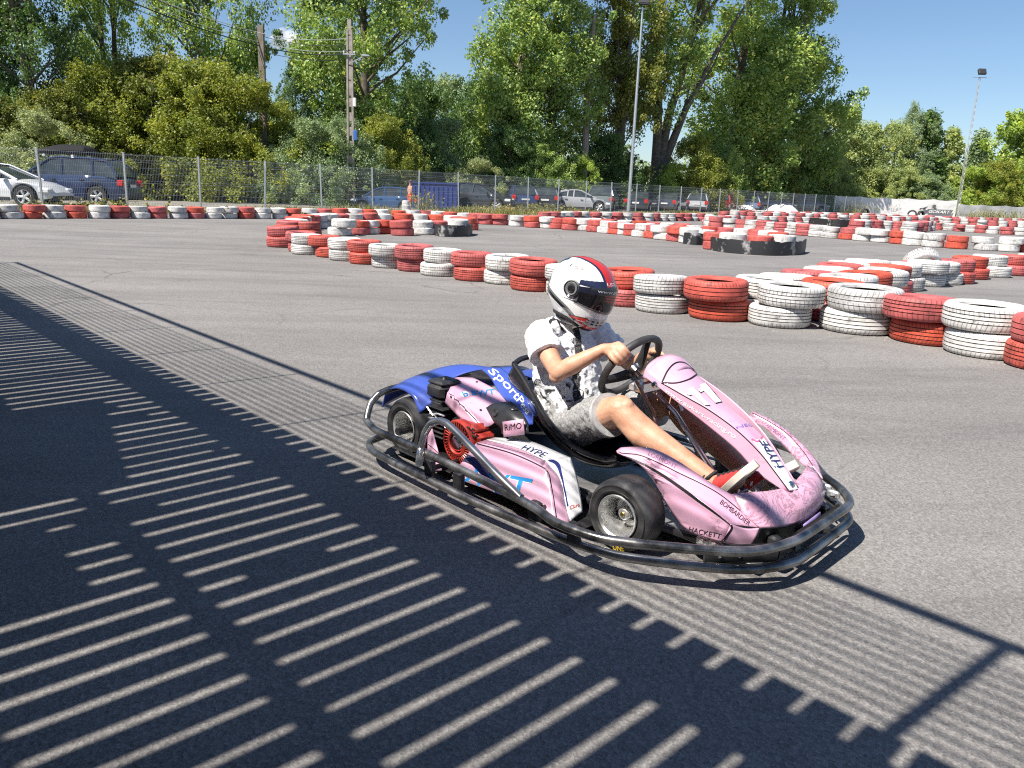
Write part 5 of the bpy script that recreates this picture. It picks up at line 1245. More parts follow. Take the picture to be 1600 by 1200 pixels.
stripe('panel_line', ['pod_top', 'pod_white_top'], [(748, 691), (790, 701), (830, 712), (851, 720)], .003, M_LINE)
stripe('panel_line', ['pod_side', 'pod_top', 'pod_front'], [(745, 693), (800, 708.5), (842, 727), (856, 738), (862, 764), (870, 814)], .005, M_LINE)
lettering('lettering', 'HYPE', 'pod_white_top', (814, 701.5), (847, 715.5), (857, 709), (822, 695.5), M_TXN, .003)
for dx, mt, bd in ((0, M_TXW, .016), (0, M_TXB, .002)):
    lettering('lettering', 'BWT', 'pod_side', (708, 757), (822, 792), (833, 749), (711, 722), mt, bd, off=.0014 if mt is M_TXW else .0026)
area('pod_navy_flash', ['pod_side'], ([(728, 716), (755, 745), (790, 790)], [(742, 714), (765, 745), (806, 795)]), M_NAVY, off=.0038)
lettering('lettering', 'Claro', 'pod_white_front', (890, 797), (905, 791.5), (904.5, 785.5), (890.5, 790.5), M_TXR, .004)
patch('rear_pod_panel', [[KY(674, 667, -.50), KY(680, 690, -.51), KY(686, 712, -.52), KY(690, 735, -.53)], [KY(667, 672, -.50), KY(668, 696, -.515), KY(666, 718, -.53), KY(662, 740, -.54)]], M_PINK, 4, .004)
stripe('panel_line', 'rear_pod_panel', [(669, 694), (680, 703), (689, 711)], .003, M_LINE)
# ---- rear bodywork
rows = [[(-.185, -.455, .20), (-.15, -.45, .285), (-.05, -.45, .318), (.05, -.45, .30), (.105, -.45, .235)],
        [(-.20, -.36, .22), (-.155, -.36, .315), (-.03, -.36, .352), (.07, -.36, .335), (.13, -.36, .30)],
        [(-.21, -.24, .24), (-.17, -.24, .33), (-.08, -.24, .365), (.0, -.24, .37), (.06, -.24, .35)],
        [(-.21, -.10, .25), (-.15, -.10, .345), (-.04, -.10, .39), (.06, -.10, .405), (.14, -.10, .40)],
        [(-.21, .10, .21), (-.15, .10, .29), (0, .10, .335), (.12, .10, .36), (.22, .10, .36)],
        [(-.21, .26, .19), (-.16, .26, .26), (-.02, .26, .29), (.12, .26, .30), (.2, .26, .29)],
        [(-.19, .46, .2), (-.15, .46, .26), (-.05, .46, .295), (.05, .46, .28), (.11, .46, .23)]]
patch('rear_bodywork', [[Vector(p) for p in r] for r in rows], M_BLUE, 6, .005)
lettering('lettering', 'VISION', 'rear_bodywork', (621, 611.5), (645, 618), (645, 613), (622, 607), M_TXW, .0)
strip_l = [(752, 577, -.10), (766, 590, -.14), (778, 611, -.20), (796, 632, -.27), (812, 648, -.30), (824, 668, -.32)]
strip_r = [(782, 574, -.06), (802, 589, -.10), (812, 604, -.15), (822, 622, -.21), (832, 644, -.26), (833, 662, -.30)]
A, B = [KY(*p) for p in strip_l], [KY(*p) for p in strip_r]
patch('side_strip', [A, [a.lerp(b, .5) + Vector((0, -.012, .006)) for a, b in zip(A, B)], B], M_BLUE, 6, .006)
lettering_path('lettering', 'SportPesa', 'side_strip', [(759, 582), (782, 604), (800, 626), (812, 640), (820, 650)], [(772, 576), (795, 594), (812, 613), (823, 633), (830.5, 645)], M_TXW, .012)
hid = [KY(782, 574, -.06), KY(802, 576, -.04), KY(806, 596, -.08), KY(828, 640, -.2)]
patch('seat_side_panel', [[KY(782, 574, -.055), KY(802, 590, -.10), KY(822, 622, -.205), KY(833, 650, -.27)], [KY(800, 572, -.03), KY(812, 592, -.08), KY(830, 622, -.17), KY(840, 650, -.22)]], M_BLUE, 4, .004)
# engine cover
patch('engine_cover', [[KY(700, 612, -.385), KY(728, 640, -.385), KY(752, 667, -.38)], [KY(706, 601, -.32), KY(745, 628, -.32), KY(770, 662, -.335)], [KY(711, 590, -.26), KY(760, 612, -.24), KY(797, 630, -.24)], [KY(740, 590, -.20), KY(770, 606, -.20), KY(799, 627, -.21)]], M_PINK, 5, .004)
patch('engine_cover_side', [[KY(699, 613, -.39), KY(728, 641, -.39), KY(752, 668, -.385)], [KY(695, 629, -.395), KY(716, 651, -.40), KY(735, 671, -.395)]], M_PINK, 4, .004)
stripe('panel_line', ['engine_cover', 'engine_cover_side'], [(700, 612.5), (714, 626), (728, 640.5), (742, 655), (752, 667)], .005, M_LINE)
lettering('lettering', 'BWT', 'engine_cover', (738, 618), (774, 616), (772, 608), (735, 610.5), M_TXB, .02)
lettering('logo', 'o', 'engine_cover', (722, 622), (735, 620), (732, 611), (718, 613), M_TXW, .03); lettering('logo', 'b', 'engine_cover', (725, 621), (733, 619), (729, 611), (721, 613), M_TXB, .01, off=.003)
for px, py in ((705, 620), (745, 597), (751, 641)):
    p, n_ = hitp(['engine_cover', 'engine_cover_side'], px, py); g = G(); g.lathe([(0, .002), (.006, .001)], (0, 0, 0), 'Z', 10); o = g.build('cover_screw', M_LINE, kart); o.location = p + n_ * .001; o.rotation_euler = n_.to_track_quat('Z', 'Y').to_euler()
patch('cover_nose', [[KY(759, 637, -.335), KY(772, 660, -.36), KY(781, 668, -.37), KY(784, 678, -.375)], [KY(772, 630, -.31), KY(790, 640, -.34), KY(800, 655, -.36), KY(800, 674, -.37)], [KY(798, 627, -.27), KY(812, 640, -.30), KY(822, 655, -.33), KY(826, 675, -.35)]], M_BLACK, 5, .006)
for px, py in ((774, 645), (803, 639)):
    p, n_ = hitp(['cover_nose'], px, py); g = G(); g.lathe([(.0, -.001), (.010, .002), (.016, .004), (.018, .001), (.019, 0)], (0, 0, 0), 'Z', 20); o = g.build('fuel_cap', M_BLACK, kart); o.location = p + n_ * .002; o.rotation_euler = n_.to_track_quat('Z', 'Y').to_euler()
patch('maker_plate', [[KY(785, 659, -.385), KY(817, 655, -.365)], [KY(787, 683, -.385), KY(819, 679, -.365)]], M_PINK, 3, .006)
lettering('lettering', 'RiMO', 'maker_plate', (789, 673), (815, 669.5), (815, 660), (788.5, 663), M_LINE, 0)
# ---- engine
ab = KY(689, 606, -.35); g = G(); g.bbox(ab + Vector((0, .02, -.012)), (.125, .13, .075), .018); g.bbox(ab + Vector((0, .02, .028)), (.112, .117, .02), .008); g.bbox(ab + Vector((0, .02, -.052)), (.128, .134, .012), .003)
g.lathe([(0, .016), (.009, .014), (.014, .004), (.02, 0)], ab + Vector((.0, .02, .038)), 'Z', 12); g.build('air_filter_box', M_ENG, kart)
ec = KY(717, 691, -.44); g = G(); g.bbox((ec[0] - .02, -.30, .16), (.22, .2, .2), .03)
for k in range(7): g.bbox((ec[0] - .20, -.36, .14 + k * .022), (.12, .12, .007), .002)
g.bbox((ec[0] - .22, -.36, .25), (.08, .08, .10), .01); g.build('engine_block', M_ENG, kart)
g = G()
for k in range(9):
    a = (random.Random(k).uniform(-.32, -.18), -.42 - random.Random(k + 9).uniform(0, .02), random.Random(k + 5).uniform(.2, .29)); g.tube([(ec[0] + a[0] * .8, a[1], a[2]), (ec[0] + a[0] * .8 + .05, a[1] - .004, a[2] + random.Random(k + 30).uniform(-.03, .03))], .004, 5)
g.build('carburettor', M_ALU, kart)
rec = empty('recoil_starter', ec, 0); rec.parent = kart; rec.rotation_euler = (0, 0, 0)
g = G(); nsp = 36
g.lathe([(.100, .03), (.100, -.004), (.096, -.010), (.091, -.010), (.088, -.004), (.088, .004)], axis='Y', seg=40)
g.lathe([(.060, .0), (.060, -.014), (.05, -.018), (.045, -.014), (.045, .0)], axis='Y', seg=32)
for k in range(nsp):
    a = 2 * math.pi * k / nsp; r0, r1 = .058, .091; g.tube([(r0 * math.cos(a), -.010, r0 * math.sin(a)), (r1 * math.cos(a + .12), -.008, r1 * math.sin(a + .12))], .0032, 4)
g.build('cover', M_ENGR, rec)
g = G(); g.lathe([(0, .003), (.088, .003)], axis='Y', seg=32); g.lathe([(0, .035), (.098, .03)], axis='Y', seg=24); g.build('fan', M_ENG, rec)
g = G(); g.lathe([(0, -.02), (.028, -.02), (.036, -.014), (.042, 0)], axis='Y', seg=20); g.build('hub', M_CHROME, rec)
sh = KY(727, 672, -.43); g = G(); g.bbox(sh + Vector((.01, .05, .008)), (.10, .10, .045), .018); g.bbox(sh + Vector((.06, .05, -.025)), (.06, .10, .04), .012); g.build('engine_shroud', M_ENGR, kart)
g = G()
for i in range(3):
    for j in range(4): g.bbox(sh + Vector((-.03 + j * .032, -.012 + i * .001, .022 - i * .016)), (.02, .006, .010), .002)
g.build('shroud_slots', M_ENG, kart)
g = G(); g.lathe([(.02, 0), (.055, .004), (.06, .05), (.05, .18), (.02, .19)], (ec[0] - .28, -.22, .17), 'X', 16); g.build('exhaust', M_TRAY, kart)
# ---- seat
rimp = [(803, 569, -.185), (817, 590, -.19), (832, 616, -.20), (850, 648, -.205), (876, 680, -.205), (905, 703, -.20), (940, 716, -.19), (962, 716, -.17)]
RM = [KY(*p) for p in rimp]; g = G(); v = []; nU = 13
RC2 = cr(RM, 4)
for i, p in enumerate(RC2):
    p = Vector(p); t = (Vector(RC2[min(i + 1, len(RC2) - 1)]) - Vector(RC2[max(i - 1, 0)])); t.y = 0; t.normalize(); nrm = Vector((t.z, 0, -t.x))
    if nrm.x > 0 and nrm.z > 0: nrm = -nrm
    d = .15 * (1 - .75 * (i / (len(RC2) - 1)) ** 2)
    for k in range(nU):
        a = math.pi * k / (nU - 1); yy = p.y * math.cos(a); s = math.sin(a) ** .55
        q = Vector((p.x, yy, p.z)) + nrm * d * s * (1 if nrm.z < 0 or nrm.x < 0 else -1); v.append(q)
nr = len(RC2); f = [(i * nU + j, i * nU + j + 1, (i + 1) * nU + j + 1, (i + 1) * nU + j) for i in range(nr - 1) for j in range(nU - 1)]
g.add(v, f); st = g.build('seat', M_SEAT, kart); md = st.modifiers.new('thickness', 'SOLIDIFY'); md.thickness = .006
g = G(); g.tube(RC2, .0125, 10)
g.tube([Vector((p[0], -p[1], p[2])) for p in RC2], .0125, 10); topb = [RC2[0], Vector((RM[0].x - .02, -.1, RM[0].z + .015)), Vector((RM[0].x - .025, .1, RM[0].z + .015)), Vector((RM[0].x, -RM[0].y, RM[0].z))]
g.tube(cr(topb, 5), .0125, 10); g.build('seat_rim', M_SEAT, st)
g = G()
for px, py in ((819, 592), (826, 606), (842, 640)):
    p = KY(px, py, -.17); g.bbox(p, (.02, .03, .012), .003)
g.build('seat_bolts', M_CHROME, st)
# ---- steering
BT = R_(32); SWC = Vector((.942, 0, .559)); SE = Vector((math.sin(BT), 0, math.cos(BT))); SN = Vector((-math.cos(BT), 0, math.sin(BT))); SY = Vector((0, 1, 0)); SR = .150
sw = empty('steering_wheel', SWC); sw.parent = kart
g = G(); P = [(SY * math.cos(a) + SE * math.sin(a)) * SR for a in np.linspace(0, 2 * math.pi, 41)[:-1]]
g.tube(P, .0155, 12, closed=True); g.build('rim', M_RUBBER, sw)
g = G()
for a in (R_(88), R_(-20), R_(205)):
    d = SY * math.cos(a) + SE * math.sin(a); pp = [d * .02 - SN * .03, d * .08 - SN * .018, d * (SR - .008)]; g.tube(pp, [.024, .02, .016], 8, ell=(1, .35))
g.build('spokes', M_BLACK, sw)
g = G(); g.tube([SN * -.02, SN * -.05], .038, 16); g.build('hub', M_CHROME, sw)
g = G(); col = [SWC - SN * .04, SWC - SN * .28, Vector((1.38, 0, .22)), Vector((1.44, 0, .09))]; g.tube(col, .011, 10); g.build('steering_column', M_CHROME, kart)
g = G(); g.tube([(1.05, -.10, .53), (1.14, -.09, .42), (1.30, -.14, .07)], .009, 8); g.tube([(1.05, .10, .53), (1.14, .09, .42), (1.30, .14, .07)], .009, 8); g.bbox((1.06, 0, .505), (.05, .2, .05), .008); g.build('column_support', M_CHROME, kart)
g = G(); g.bbox((1.03, -.07, .50), (.05, .04, .035), .006); g.build('column_clamp', M_ALU, kart)
g = G()
for s in (-1, 1):
    g.tube(cr([(1.50, s * .12, .06), (1.52, s * .13, .16), (1.56, s * .13, .24)], 4), .007, 8); g.tube([(1.56, s * .19, .22), (1.56, s * .07, .22)], .008, 8)
g.build('pedals', M_CHROME, kart)
g = G()
for s in (-1, 1): g.tube([(1.36, s * .03, .12), (1.30, s * .34, .13)], .007, 8); g.tube([(1.27, s * .30, .09), (1.27, s * .40, .16)], .014, 8)
g.build('tie_rods', M_CHROME, kart)
# fixings and loose hardware seen inside the nose
rr = random.Random(4)
for k in range(14):
    p = Vector((rr.uniform(1.5, 1.68), rr.uniform(-.02, .26), rr.uniform(.1, .2))); g = G(); g.bbox(p, (.05, .015, .02), .003, 0, Matrix.Rotation(rr.uniform(-1, 1), 4, 'Z')); g.build('front_bracket', M_ALU, kart)
for p in (Vector((1.72, .30, .165)), Vector((1.66, .36, .16)), KY(1098, 846, -.33), KY(1118, 851, -.33)):
    g = G(); g.bbox(p, (.05, .018, .03), .006); g.lathe([(0, .012), (.009, .01), (.011, 0)], p + Vector((0, -.01, 0)), 'Z', 10); g.build('bumper_clamp', M_ALU, kart)
# ------------------------------------------------------------------ people
def solid(name, chains, mat, parent, voxel=.005, smooth=6, extra=None, wr=0, wrs=.06):
    g = G()
    for ch in chains:
        pts, rad = ch[0], ch[1]; ell = ch[2] if len(ch) > 2 else None; k = ch[3] if len(ch) > 3 else 5
        P = cr([Vector(p) for p in pts], k) if len(pts) > 2 else [Vector(pts[0]).lerp(Vector(pts[1]), t) for t in np.linspace(0, 1, k + 1)]
        Rr = [float(np.interp(i / (len(P) - 1) * (len(rad) - 1), range(len(rad)), rad)) for i in range(len(P))]
        g.tube(P, Rr, 20, ell=ell)
        if ell is None or len(ch) > 4:
            e = 0 if ell is None else .85
            for q in ((0, Rr[0]), (-1, Rr[-1])):
                r = q[1]; g.lathe([(r * math.sin(t), -r * math.cos(t)) for t in np.linspace(.02, math.pi - .02, 9)], P[q[0]], 'Z', 14)
    if extra: extra(g)
    me = mesh(name, g.v, g.f, mat, None, False); o = link(name, me, parent)
    md = o.modifiers.new('r', 'REMESH'); md.mode = 'VOXEL'; md.voxel_size = voxel; md.use_smooth_shade = True
    sm = o.modifiers.new('s', 'SMOOTH'); sm.iterations = smooth; sm.factor = .5
    if wr:
        tx = bpy.data.textures.new('folds', 'CLOUDS'); tx.noise_scale = wrs; tx.noise_depth = 2
        dm = o.modifiers.new('d', 'DISPLACE'); dm.texture = tx; dm.strength = wr; dm.mid_level = .5; dm.texture_coords = 'LOCAL'
    dg = bpy.context.evaluated_depsgraph_get(); me2 = bpy.data.meshes.new_from_object(o.evaluated_get(dg)); o.modifiers.clear(); o.data = me2; bpy.data.meshes.remove(me)
    me2.name = name; me2.polygons.foreach_set('use_smooth', [True] * len(me2.polygons)); return o
def skin_mat():
    m, t, b, o = nodes('skin'); L = t.links.new; tc = N(t, 'TexCoord'); P = tc.outputs['Object']
    n1 = N(t, 'TexNoise', i_Scale=9, i_Detail=5, i_Roughness=.6); L(P, n1.inputs['Vector'])
    c = ramp(t, n1.outputs[0], [(.32, (.47, .235, .145)), (.52, (.57, .32, .21)), (.70, (.63, .375, .26))]).outputs[0]
    n2 = N(t, 'TexNoise', i_Scale=38, i_Detail=4); L(P, n2.inputs['Vector']); c = mix(t, .5, c, ramp(t, n2.outputs[0], [(.35, (.86, .78, .74)), (.6, (1.04, 1.02, 1.0))]).outputs[0], 'MULTIPLY')
    n3 = N(t, 'TexNoise', i_Scale=55, i_Detail=1); L(P, n3.inputs['Vector']); c = mix(t, .6, c, ramp(t, n3.outputs[0], [(.22, (.45, .28, .2)), (.255, (1, 1, 1))]).outputs[0], 'MULTIPLY')
    L(c, b.inputs['Base Color']); b.inputs['Roughness'].default_value = .52
    b.inputs['Subsurface Weight'].default_value = .08; b.inputs['Subsurface Radius'].default_value = (.02, .008, .004); b.inputs['Subsurface Scale'].default_value = .3
    nb = N(t, 'TexNoise', i_Scale=120, i_Detail=5); L(P, nb.inputs['Vector']); bump(t, b, nb.outputs[0], .2, .003); return m
M_SKIN = skin_mat()
def shirt_mat():
    m, t, b, o = nodes('camo_shirt'); L = t.links.new; tc = N(t, 'TexCoord'); P = tc.outputs['Object']; sx = N(t, 'SeparateXYZ'); L(P, sx.inputs[0])
    n1 = N(t, 'TexNoise', i_Scale=21, i_Detail=3, i_Roughness=.5, i_Distortion=1.4); L(P, n1.inputs['Vector'])
    nm = N(t, 'TexNoise', i_Scale=9, i_Detail=2); L(P, nm.inputs['Vector'])
    def mth(op, a, bb=None, cc=None):
        n = N(t, 'Math', operation=op)
        for i, q in enumerate((a, bb, cc)):
            if q is None: continue
            if isinstance(q, (int, float)): n.inputs[i].default_value = q
            else: L(q, n.inputs[i])
        return n.outputs[0]
    jit = mth('MULTIPLY', mth('SUBTRACT', nm.outputs[0], .5), .12)
    low = mth('LESS_THAN', mth('ADD', sx.outputs[2], jit), .475)
    cen = mth('LESS_THAN', mth('ABSOLUTE', mth('ADD', mth('ADD', sx.outputs[1], .075), jit)), .05)
    sho = mth('MULTIPLY', mth('GREATER_THAN', sx.outputs[2], .665), mth('LESS_THAN', mth('ABSOLUTE', mth('ADD', sx.outputs[1], .12)), .035))
    reg = mth('MAXIMUM', mth('MAXIMUM', low, cen), sho)
    front = mth('LESS_THAN', sx.outputs[1], .015); reg = mth('MULTIPLY', reg, front)
    blk = mth('MULTIPLY', reg, mth('GREATER_THAN', n1.outputs[0], .625)); gry = mth('MULTIPLY', reg, mth('GREATER_THAN', n1.outputs[0], .58))
    c = mix(t, gry, (.78, .78, .79), (.34, .34, .35)); c = mix(t, blk, c, (.03, .03, .035)); L(c, b.inputs['Base Color'])
    b.inputs['Roughness'].default_value = .85; b.inputs['Sheen Weight'].default_value = .1
    mp = N(t, 'Mapping'); mp.inputs['Scale'].default_value = (10, 10, 26); mp.inputs['Rotation'].default_value = (0, .5, .3); L(P, mp.inputs['Vector'])
    nb = N(t, 'TexNoise', i_Scale=1, i_Detail=3, i_Distortion=.8); L(mp.outputs[0], nb.inputs['Vector']); bump(t, b, nb.outputs[0], .5, .02); return m
M_DENIM = pbr('acid_denim', (.17, .17, .172), (.36, .36, .355), .88, scale=120, lo=.36, hi=.64, bs=.4, bscale=160, detail=9)
M_HEM = pbr('denim_hem', (.30, .30, .30), (.46, .46, .46), .85, scale=40)
M_SHOE = pbr('red_canvas', (.50, .03, .03), (.60, .05, .045), .75, scale=30, bs=.2); M_SOLE = pbr('shoe_sole', (.52, .47, .40), (.66, .61, .54), .7, scale=12); M_LACE = pbr('laces', (.02, .02, .022), rough=.8)
drv = empty('person', KO, -KA, 'kart driver in white camouflage shirt, grey denim shorts, red shoes and racing helmet', 'person')

def hand(P, outw, Nn, T, wrist, mirror=1, sc=1.0):
    """chains for a fist closed round the wheel rim at P"""
    P, outw, Nn, T, wrist = map(Vector, (P, outw, Nn, T, wrist)); ch = []
    pc = P + outw * .014 * sc + Nn * .030 * sc
    ch.append(([wrist, wrist.lerp(pc, .6), pc], [.023, .024, .027], (1, 1), 4, 1))
    for s in (-.024, -.008, .008, .024): ch.append(([wrist.lerp(pc, .55) + T * s * .6, pc + T * s + outw * .006, P + T * s + outw * .030 + Nn * .016], [.014, .0145, .0115], None, 3))
    for i, s in enumerate((-.030, -.0105, .0095, .029)):
        l = (.88, 1.0, .97, .80)[i] if mirror > 0 else (.80, .97, 1.0, .88)[i]
        k0 = P + T * s + outw * .030 + Nn * .016; k1 = P + T * s * 1.02 + outw * .037 * l - Nn * .010; k2 = P + T * s * 1.0 + outw * .016 - Nn * .031 * l; k3 = P + T * s * .98 - outw * .014 - Nn * .024 * l
        ch.append(([k0, k1, k2, k3], [.0108, .0098, .0092, .0078], None, 4))
    th = T * (.032 * mirror)
    ch.append(([wrist.lerp(pc, .5) + th * .4 - outw * .012, pc + th * .9 - outw * .020 - Nn * .004, P + th * 1.5 - outw * .022 + Nn * .006, P + th * 1.9 - outw * .012 - Nn * .004], [.016, .0135, .0115, .0095], None, 4))
    return ch
def rimv(a): return SY * math.cos(a) + SE * math.sin(a)
aR, aL = math.radians(148), math.radians(4)
GR, GL = SWC + rimv(aR) * SR, SWC + rimv(aL) * SR
tR = (-SY * math.sin(aR) + SE * math.cos(aR)); tL = (-SY * math.sin(aL) + SE * math.cos(aL))
elbR, wrR = Vector((.765, -.245, .530)), GR + SN * .058 + rimv(aR) * .012 + Vector((-.028, -.006, -.022))
elbL, wrL = Vector((.78, .25, .49)), GL + SN * .058 + rimv(aL) * .012 + Vector((-.02, .01, -.025))
shR, shL = Vector((.560, -.155, .635)), Vector((.575, .155, .640))
kR, kL = Vector((1.050, -.185, .428)), Vector((1.07, .135, .425))
anR, anL = Vector((1.452, -.135, .245)), Vector((1.47, .115, .205))
ch = [([(.72, 0, .255), (.66, 0, .37), (.605, 0, .50), (.575, 0, .60), (.575, 0, .655)], [.105, .095, .105, .100, .06], (.85, 1.35)),
      ([(.575, 0, .64), (.60, 0, .71), (.635, 0, .78)], [.05, .046, .05]),
      ([(.625, 0, .80), (.645, 0, .86), (.64, 0, .90)], [.075, .085, .075], None, 4),
      ([(.72, .02, .785), (.735, .025, .775)], [.03, .022]), ([(.725, .02, .83), (.752, .026, .812)], [.012, .014]),
      ([shR + Vector((0, .05, .0)), shR, shR.lerp(elbR, .5), elbR], [.05, .052, .043, .036], None, 6),
      ([elbR, elbR.lerp(wrR, .3), elbR.lerp(wrR, .7), wrR], [.036, .0385, .029, .0225], None, 6),
      ([shL + Vector((0, -.05, .0)), shL, shL.lerp(elbL, .5), elbL], [.05, .052, .043, .036], None, 6),
      ([elbL, elbL.lerp(wrL, .3), elbL.lerp(wrL, .7), wrL], [.036, .0385, .029, .0225], None, 6)]
for k, a, s in ((kR, anR, -1), (kL, anL, 1)):
    hip = Vector((.73, s * .085, .255)); c1 = k.lerp(a, .28) + Vector((-.012, 0, -.014)); c2 = k.lerp(a, .62) + Vector((-.006, 0, -.006))
    ch += [([hip, hip.lerp(k, .5), k], [.088, .077, .058], None, 7), ([k + Vector((.004, 0, -.004)), c1, c2, a], [.056, .057, .044, .034], None, 7), ([a, a + Vector((.03, 0, -.03)), a + Vector((.10, 0, .03))], [.034, .032, .03], None, 4)]
ch += [([kR + Vector((.03, -.004, .022)), kR + Vector((.042, -.002, -.012))], [.030, .026], None, 4), ([elbR + Vector((-.012, -.008, -.018)), elbR + Vector((-.004, -.006, -.022))], [.024, .024], None, 3)]
for _k, _a, _s in ((kR, anR, -1),): ch += [([_k.lerp(_a, .12) + Vector((-.02, -.018, -.014)), _k.lerp(_a, .34) + Vector((-.026, -.020, -.020)), _k.lerp(_a, .55) + Vector((-.014, -.008, -.01))], [.036, .044, .028], None, 5), ([_a + Vector((-.002, -.026, 0)), _a + Vector((.0, -.03, -.004))], [.016, .014], None, 3)]
ch += hand(GR, rimv(aR), SN, tR, wrR, 1) + hand(GL, rimv(aL), SN, -tL, wrL, -1)
body = solid('body', ch, M_SKIN, drv, .0042, 5)
# shirt
sl = lambda a, b, t: a.lerp(b, t)
ch = [([(.715, 0, .27), (.665, 0, .37), (.61, 0, .49), (.58, 0, .59), (.575, 0, .655), (.585, 0, .70)], [.118, .116, .122, .118, .085, .058], (.86, 1.34)),
      ([shR + Vector((.01, .08, .025)), shR + Vector((0, 0, .006)), sl(shR, elbR, .25), sl(shR, elbR, .48) + Vector((-.004, 0, -.010))], [.058, .066, .070, .075], (1, 1), 6), ([shR + Vector((0, .02, .004)), shR], [.06, .066]),
      ([shL + Vector((.01, -.08, .025)), shL + Vector((0, 0, .006)), sl(shL, elbL, .25), sl(shL, elbL, .55) + Vector((-.004, 0, -.010))], [.058, .066, .070, .074], (1, 1), 6), ([shL + Vector((0, -.02, .004)), shL], [.06, .066]),
      ([(.60, -.10, .32), (.585, -.115, .45), (.56, -.11, .56)], [.06, .065, .06], None, 5)]
M_SHIRT = shirt_mat()
shirt = solid('shirt', ch, M_SHIRT, drv, .0045, 3, wr=.032, wrs=.06)
g = G(); g.tube(cr([(.665, -.04, .695), (.60, -.07, .712), (.54, -.03, .722), (.54, .03, .722), (.60, .07, .712), (.665, .04, .695)], 6), .008, 8); g.build('collar', pbr('collar_white', (.74, .74, .74), rough=.85), shirt)
bv = BVHTree.FromPolygons([v.co for v in shirt.data.vertices], [tuple(p.vertices) for p in shirt.data.polygons]); PANEL['shirt'] = bv
def strip_mat():
    m, t, b, o = nodes('strap_print'); L = t.links.new; tc = N(t, 'TexCoord'); mp = N(t, 'Mapping'); mp.inputs['Scale'].default_value = (60, 60, 42); L(tc.outputs['Object'], mp.inputs['Vector'])
    v = N(t, 'TexVoronoi', i_Scale=1, feature='DISTANCE_TO_EDGE'); L(mp.outputs[0], v.inputs['Vector']); r = ramp(t, v.outputs['Distance'], [(.10, .03), (.16, .03), (.18, .5), (.2, .03)]); L(r.outputs[0], b.inputs['Base Color']); b.inputs['Roughness'].default_value = .8; return m
_k = kart; kart = shirt
stripe('printed_band', 'shirt', [(899, 512), (903, 540), (903, 575), (899, 600), (903, 632)], .034, strip_mat(), .003)
stripe('printed_loop', 'shirt', [(858, 505), (862, 500), (870, 501), (876, 511), (884, 520)], .012, M_LACE, .003)
kart = _k
# shorts
def thigh(s, k):
    hip = Vector((.72, s * .085, .265)); return [([(.66, s * .04, .30), hip, hip.lerp(k, .45), hip.lerp(k, .80) + Vector((0, 0, -.008))], [.10, .100, .090, .086], (1, 1), 7)]
ch = [([(.66, 0, .36), (.69, 0, .29), (.72, 0, .24)], [.112, .118, .112], (.85, 1.36))] + thigh(-1, kR) + thigh(1, kL)
shorts = solid('shorts', ch, M_DENIM, drv, .0045, 3, wr=.024, wrs=.045)
for s, k in ((-1, kR), (1, kL)):
    hip = Vector((.72, s * .085, .265)); a = hip.lerp(k, .775) + Vector((0, 0, -.008)); b = hip.lerp(k, .815) + Vector((0, 0, -.008)); g = G(); g.tube([a, b], [.0905, .0895], 32); g.build('hem', M_HEM, shorts)
